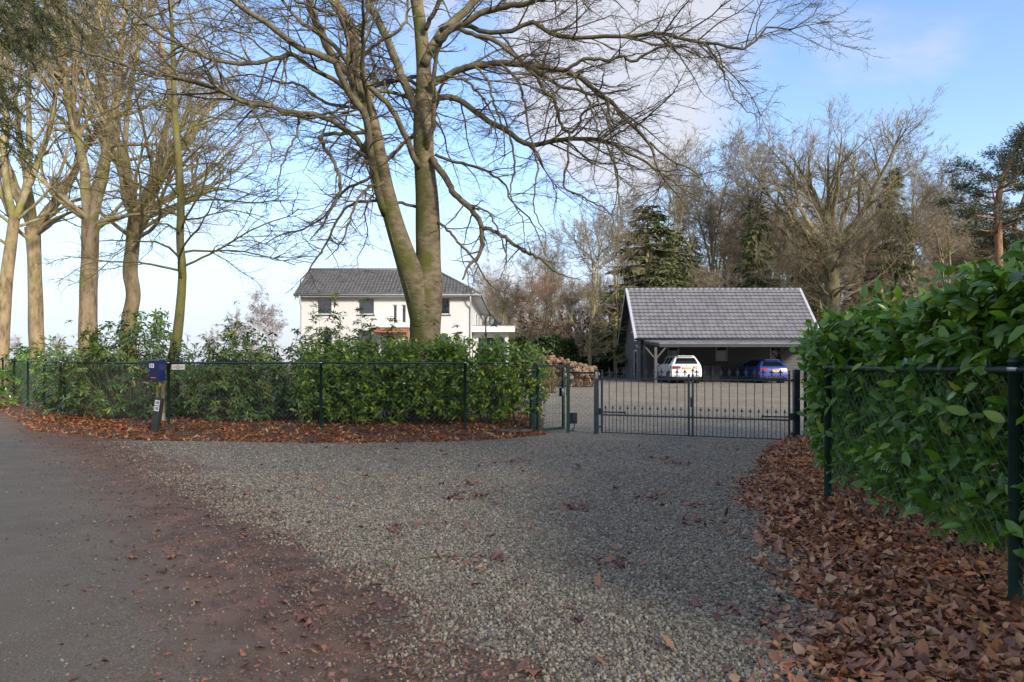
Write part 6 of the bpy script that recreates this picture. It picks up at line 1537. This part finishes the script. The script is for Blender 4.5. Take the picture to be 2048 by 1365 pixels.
for i in range(70):                                    # young growth at the wood's edge
    px = 950 + (2060 - 950) * ((i * 0.754877) % 1.0) + rng.normal(0, 8); d = rng.uniform(58, 84)
    plant(px, d, (SAP, SAPR, PC)[i % 3], rng.uniform(.7, 1.35) * (.55 if i % 3 == 2 else 1), *(('low reddish sapling at the edge of the brown wood', 'reddish saplings along the edge of the wood') if i % 3 == 1 else ('thin grey brown sapling at the edge of the wood', 'grey brown saplings along the edge of the wood')), 'sapling')
for px, d, sc, lab in ((505, 95, 1.0, 'pale pinkish birch far behind, just left of the white house'), (540, 104, .85, 'smaller pale birch beside the left corner of the house'), (470, 112, .85, 'pale far tree right of the thin leaning tree'), (425, 120, .62, 'low pale far tree behind the rhododendrons'), (110, 125, .55, 'low pale far tree between the left trunks'), (40, 130, .55, 'low pale far tree at the left edge')):
    plant(px, d, PE, sc, lab)

# the far wood reads as one mass: upright rods with twigs, out of reach of counting
nf = 1500
px = rng.uniform(930, 2110, nf); d = rng.uniform(98, 132, nf); hgt = (10.5 + 3.5 * smooth((px - 1200) / 160)) * rng.uniform(.55, 1.1, nf)
S = np.stack([P0(px, d), d, np.full(nf, .2)], -1)
PF, RF = grow(S, np.stack([rng.normal(0, .08, nf), rng.normal(0, .08, nf), np.ones(nf)], -1), hgt, rng.uniform(.04, .13, nf), np.full(nf, .02), 6, .06, .02)
S, D, L2, r2 = spawn(PF, RF, 13000, .15, 1.0, (25, 65), (.14, .3), .4, .4, rmin=.016); P2, R2 = grow(S, D, np.clip(L2, .8, 3), np.clip(r2, .014, .03), np.full(len(S), .010), 1, .2, .10)
fw = link('far_wood', pack([(PF, RF, 4), (P2, R2, 3)]).mesh('far_wood'), M_wood_twig_red); fw['kind'] = 'stuff'; fw['label'] = 'brown mass of far winter wood behind house and barn'
# ---- conifers
def needle_mat(name, a, b):
    return leaf_mat(name, [(0, a), (1, b)], .6, .08)
M_spruce = needle_mat('spruce_needles', (.055, .078, .025), (.19, .20, .07))
M_pine = needle_mat('pine_needles', (.026, .050, .026), (.085, .115, .050))
M_pinebark = bark_mat('pine_bark', (.26, .135, .075), (.12, .07, .045), (.16, .13, .09), .6, .75)
def sprays(P_, R_, n, size, droop, flat=.4):
    S, D, _, _ = spawn(P_, R_, n, .12, 1.0, (25, 75), (.2, .3), 0, .5, flat)
    D[:, 2] -= droop; Nn = np.tile([0, 0, 1.0], (n, 1)) + rng.normal(0, .35, (n, 3))
    return S, nrm(D), Nn, size * rng.uniform(.6, 1.3, n)
def spruce_meshes(h, rad, nb, ns):
    z = .03 * h + (h * .95) * rng.uniform(0, 1, nb) ** 1.05; az = np.arange(nb) * 2.4 + rng.normal(0, .3, nb)
    L = rad * (1 - z / h) ** .75 * rng.uniform(.7, 1.15, nb) + .3
    D = np.stack([np.cos(az), np.sin(az), np.full(nb, .05)], -1); S = np.stack([0 * z, 0 * z, z], -1)
    PB, RB = grow(S, D, L, np.full(nb, .035), np.full(nb, .006), 7, .05, np.linspace(-.10, .05, 7)[None] * np.ones((nb, 1)))
    S, D2, Nn, sz = sprays(PB, RB, ns, .62, .35)
    t = Geo().tube([(0, 0, -.3), (0, 0, h * .4), (0, 0, h)], [h * .014, h * .010, .01], 9).mesh('trunk', True); t.materials.append(M_wood_bark)
    b = pack([(PB, RB, 4)]).mesh('branches', True); b.materials.append(M_wood_bark)
    ho_ = leaf_object('foliage', S, D2, Nn, sz * .62, .14, M_spruce, None, rows=1, droop=(.1, .6), fold=(-.6, .2)); f = ho_.data; bpy.data.objects.remove(ho_)
    return [t, b, f]
SPR = spruce_meshes(14, 2.9, 260, 13000); SPR2 = spruce_meshes(12, 2.2, 200, 9000)
def conifer(px, d, me, sc, label, name='spruce_tree', grp=None):
    r = tree_root(name, label, px, d, grp); rz = rng.uniform(0, 6)
    for nm, m_ in zip(('trunk', 'branches', 'foliage'), me):
        o = link(nm, m_, None, r); o.scale = (sc[0], sc[0], sc[1]); o.rotation_euler = (0, 0, rz)
        if nm != 'trunk': o['kind'] = 'stuff'
conifer(1295, 55, SPR, (1.75, 1.02), 'broad dark green spruce behind the left end of the barn roof')
conifer(1350, 60, SPR2, (1.5, 1.12), 'dark spruce beside the broad one behind the barn roof')
conifer(1385, 74, SPR2, (1.2, 1.28), 'narrow dark spruce behind the middle of the barn roof')
conifer(1512, 63, SPR2, (1.25, 1.40), 'dark spruce behind the right half of the barn roof')
conifer(1608, 82, SPR, (1.1, 1.35), 'shaded spruce just left of the tall spreading tree')
conifer(1785, 64, SPR, (1.15, 1.42), 'tall dark spruce right of the tall spreading tree')
conifer(1725, 88, SPR2, (1.5, 1.45), 'low dark spruce in the wood above the right hedge')
conifer(1250, 64, SPR2, (1.0, .60), 'small dark conifer beside the left gable of the barn')
def pine(px, d, rows, label, nb, ns, t0):
    r = tree_root('pine_tree', label, px, d); tr = catmull(np.array(tr_px(px, d, rows, float(zg(0, d)))), 40)
    obj('trunk', Geo().tube(tr[:, :3], tr[:, 3], 10), M_pinebark, r, True)
    S, D, L, rr = spawn(tr[None, :, :3], tr[None, :, 3], nb, t0, 1.0, (55, 95), (.12, .24), .25, .4, .5)
    PB, RB = grow(S, D, np.clip(L, 1.5, 4.5), np.clip(rr, .03, .09), np.full(nb, .012), 8, .14, .035)
    S, D2, L2, r2 = spawn(PB, RB, nb * 7, .35, 1.0, (30, 70), (.2, .45), .3, .5, .6, rmin=.012); P2, R2 = grow(S, D2, np.clip(L2, .3, 1.2), r2, r2 * .4, 4, .15, .06)
    obj('branches', pack([(PB, RB, 6), (P2, R2, 4)]), M_pinebark, r, True, kind='stuff')
    q = rng.integers(0, len(P2), ns); t = rng.integers(2, 5, ns); c = P2[q, t] + rng.normal(0, .30, (ns, 3)) * [1, 1, .42]
    Dn = rng.normal(0, 1, (ns, 3)); Dn[:, 2] = np.abs(Dn[:, 2]) * .8
    leaf_object('needles', c, nrm(Dn), rng.normal(0, 1, (ns, 3)), rng.uniform(.20, .42, ns), .085, M_pine, r, rows=1)
pine(1996, 50, [(1998, 715, 17), (1998, 560, 15), (1996, 460, 14), (1994, 420, 13), (2002, 370, 11), (2012, 340, 9), (2030, 300, 7), (2040, 262, 4)], 'red barked pine with flat needle clumps near the right edge', 46, 17000, .40)
pine(2046, 53, [(2062, 715, 13), (2046, 560, 12), (2028, 470, 10), (2040, 420, 8), (2060, 360, 6), (2066, 300, 3)], 'leaning pine cut off by the right edge', 30, 10000, .40)
for k, (x_, y_, s_) in enumerate(((-6, -9, 1.0), (0, -10, 1.1), (5, -7.5, .95), (10.5, -8, 1.05), (15, -6, 1.0), (19.5, -8, 1.1), (24, -6, 1.0), (29, -8, 1.05), (13, -13, 1.1), (21, -13, 1.1), (2.5, -13, 1.1), (8, -12, 1.1), (17, -10, 1.1), (26.5, -11, 1.1), (32, -4, 1.0), (12.5, -6, .9), (22, -4.5, .9))):  # unseen trees behind the camera, added to shade the foreground
    r = thing('bare_tree', 'bare tree added outside the picture to shade the foreground', 'tree', (x_, y_, 0), 0, 'bare trees added for shade')
    dress(r, (PA, PB_, PD)[k % 3], (1.0 * s_,) * 3, rng.uniform(0, 6))
# conifer twigs hanging in from the left, from a tree that stands just outside the picture
r = thing('conifer', 'dark conifer branches hanging into the top left corner', 'tree', (-5.3, 4.9, 0))
obj('trunk', Geo().tube([(0, 0, -.2), (.05, 0, 3), (0, .05, 9)], [.24, .20, .12], 14), M_wood_bark, r, True)
cl = np.array(r.location)
ends = [(130, 12, 5.6), (118, 60, 5.4), (70, 140, 5.2), (60, 20, 5.0), (20, 90, 5.2), (170, 2, 6.0), (60, 300, 5.6), (96, 360, 6.0), (20, 240, 5.0), (0, 150, 4.8), (30, -60, 5.2), (120, -80, 5.6), (45, 70, 5.1), (95, 35, 5.3), (10, 40, 4.9), (150, 45, 5.7), (35, 190, 5.2), (80, 95, 5.4)]
PB = []
for ex, ey, dd in ends:
    e = P(ex, ey, dd) - cl; s0 = np.array([.0, 0, e[2] + rng.uniform(.15, .9)])
    PB.append(catmull(np.array([s0, s0 * .5 + e * .5 + [0, 0, .30], e]), 14))
PB = np.array(PB); RB = np.linspace(.022, .004, 14)[None] * np.ones((len(PB), 1))
S, D_, L2, r2 = spawn(PB, RB, 330, .35, 1.0, (30, 70), (.15, .32), .3, .5, .6, rmin=.003); P2, R2 = grow(S, D_, np.clip(L2, .2, .6), r2, r2 * .4, 6, .08, -.16)
obj('branches', pack([(PB, RB, 6), (P2, R2, 4)]), M_wood_bark, r, True, kind='stuff')
n_ = 26000; q = rng.integers(0, len(P2), n_); f = rng.uniform(0, 5.99, n_); i_ = f.astype(int); w_ = (f - i_)[:, None]
c = P2[q, i_] * (1 - w_) + P2[q, i_ + 1] * w_; T = nrm(P2[q, i_ + 1] - P2[q, i_]); Dn = nrm(T * .8 + rng.normal(0, .55, (n_, 3)) + [0, 0, -.25])
leaf_object('needles', c, Dn, rng.normal(0, 1, (n_, 3)), rng.uniform(.04, .075, n_), .045, M_spruce, r, rows=1)

# ---- clipped hedges, shrubs and hydrangeas by the lawn
M_yew = leaf_mat('yew_leaf', [(0, (.020, .040, .014)), (.6, (.045, .078, .022)), (1, (.085, .115, .035))], .55, .1)
def bushy(name, label, cat, px0, px1, d, top_py, thick, n, size, m, rag=.1, base=.0, rndness=.3):
    x0, x1 = P0(px0, d), P0(px1, d); z0 = float(zg(0, d)); top = P(0, top_py, d)[2] - z0; root = thing(name, label, cat, ((x0 + x1) / 2, d, z0))
    u = rng.uniform(-1, 1, n); zz = rng.uniform(0, 1, n) ** .8; side = rng.uniform(0, 1, n) < .72
    prof = 1 - rndness * np.abs(u) ** 4 + rag * (np.sin(u * (x1 - x0) * 2.3 + 1) * .5 + np.sin(u * (x1 - x0) * 5.1) * .3)
    x = u * (x1 - x0) / 2; z = np.where(side, base + zz * top * prof, top * prof * rng.uniform(.9, 1.04, n)); y = np.where(side, -thick * (1 - .25 * zz) + rng.normal(0, .12, n), rng.uniform(-thick, thick, n))
    D = np.stack([rng.normal(0, .6, n), rng.normal(-.6, .5, n), rng.normal(.5, .5, n)], -1)
    leaf_object('foliage', np.stack([x, y, z], -1), nrm(D), rng.normal(0, .6, (n, 3)) + [0, -.3, 1], size * rng.uniform(.6, 1.3, n), .30, m, root, rows=1, rnd=np.clip(rng.beta(2, 2, n) * .8 + .25 * noise2(x, z, 2), 0, .99))
    g = Geo()
    for xx in np.linspace(-1, 1, 9): g.tube(catmull(np.array([(xx * (x1 - x0) * .45, 0, -.1), (xx * (x1 - x0) * .46, rng.normal(0, .2), top * .5), (xx * (x1 - x0) * .47, rng.normal(0, .2), top * .85)]), 5), np.linspace(.04, .012, 5), 5)
    obj('stems', g, M_stem, root, True, kind='stuff'); return root
bushy('clipped_hedge', 'dark clipped yew hedge left of the barn beyond the lawn', 'hedge', 1150, 1256, 57, 716, .8, 7000, .22, M_yew, .03, rndness=.05)
bushy('evergreen_shrub', 'large rounded evergreen shrub right of the garden room', 'shrub', 1060, 1152, 54, 679, 1.3, 6500, .26, M_yew, .10)
bushy('evergreen_shrub', 'evergreen shrub close against the garden room wall', 'shrub', 1014, 1066, 52, 682, 1.0, 3600, .24, M_yew, .10)
bushy('yellowing_shrub', 'low yellowing shrub seen through the small green gate', 'shrub', 1078, 1112, 30, 742, .35, 900, .10, leaf_mat('yellow_shrub_leaf', [(0, (.09, .10, .02)), (.5, (.22, .20, .04)), (1, (.34, .22, .06))], .5, .2), .2, .02)
bushy('undergrowth_shrub', 'brown tangled undergrowth in the wood behind the shrubs', 'undergrowth', 980, 1260, 72, 650, 2.5, 5200, .30, leaf_mat('withered_undergrowth', [(0, (.07, .05, .03)), (.5, (.14, .085, .05)), (1, (.20, .11, .065))], .8, .1), .25)
bushy('undergrowth_shrub', 'brown tangled undergrowth behind the right laurel hedge and the barn', 'undergrowth', 1580, 2060, 70, 640, 2.5, 7000, .30, bpy.data.materials['withered_undergrowth'], .25)
M_flower = leaf_mat('dried_flower', [(0, (.20, .11, .065)), (.4, (.34, .205, .13)), (.75, (.47, .31, .21)), (1, (.55, .40, .30))], .8, .15)
M_hstem = simple('hydrangea_stem', (.16, .085, .045), .85, .3)
def hydrangea(label, px0, px1, d, tops, nh):
    x0, x1 = P0(px0, d), P0(px1, d); z0 = float(zg(0, d)); root = thing('hydrangea', label, 'shrub', ((x0 + x1) / 2, d, z0), 0, 'hydrangeas with brown flower heads')
    heads = []
    for v in range(4):
        b = rng.normal(0, 1, (150, 3)); b = nrm(b); pos = b * rng.uniform(.08, .115, (150, 1)) * [1, 1, .85]
        tv, tri, quad = leaf_template(.42); Rm = frames(nrm(np.cross(b, rng.normal(0, 1, (150, 3)))), b + rng.normal(0, .4, (150, 3)))
        V = np.einsum('nij,nkj->nki', Rm, bent(tv, np.full(150, .3), np.full(150, .3))) * .055 + pos[:, None]
        off = (np.arange(150) * len(tv))[:, None, None]
        me = mesh_np('flower_head', V.reshape(-1, 3), [(tri[None] + off).reshape(-1, 3), (quad[None] + off).reshape(-1, 4)], False, {'rnd': np.repeat(rng.uniform(0, .5, 150), len(tv))}); me.materials.append(M_flower); heads.append(me)
    g = Geo()
    for i in range(nh):
        u = (i * .618) % 1.0; top = np.interp(u, np.linspace(0, 1, len(tops)), [P(0, t, d)[2] - z0 for t in tops]); row = rng.uniform(0, 1)
        z = top * (1 - .62 * (1 - row ** .6)); x = (u - .5) * (x1 - x0) + rng.normal(0, .05); y = -.75 * (1 - row) + rng.normal(0, .22) 
        h = link('flower_head', heads[i % 4], None, root, (x, y, z)); h.scale = [rng.uniform(.85, 1.35)] * 3; h.rotation_euler = rng.uniform(-.5, .5, 3)
        g.tube(catmull(np.array([(x * .85, y * .4, -.05), (x * .93, y * .7, z * .5), (x, y, z - .03)]), 5), [.012, .01, .009, .008, .006], 4)
    obj('stems', g, M_hstem, root, True, kind='stuff')
    n = 500; leaf_object('withered_leaves', np.stack([rng.uniform(x0, x1, n) - (x0 + x1) / 2, rng.normal(-.3, .3, n), rng.uniform(.05, .9, n)], -1), rng.normal(0, 1, (n, 3)), rng.normal(0, 1, (n, 3)), rng.uniform(.06, .12, n), .3, M_flower, root)
hydrangea('hydrangea covered in dried brown flower heads behind the small green gate', 1046, 1142, 36, [722, 715, 711, 716, 722], 110)
hydrangea('lower hydrangea with paler dried flower heads left of the driveway gate post', 1138, 1192, 35.5, [724, 728, 733, 736], 70)
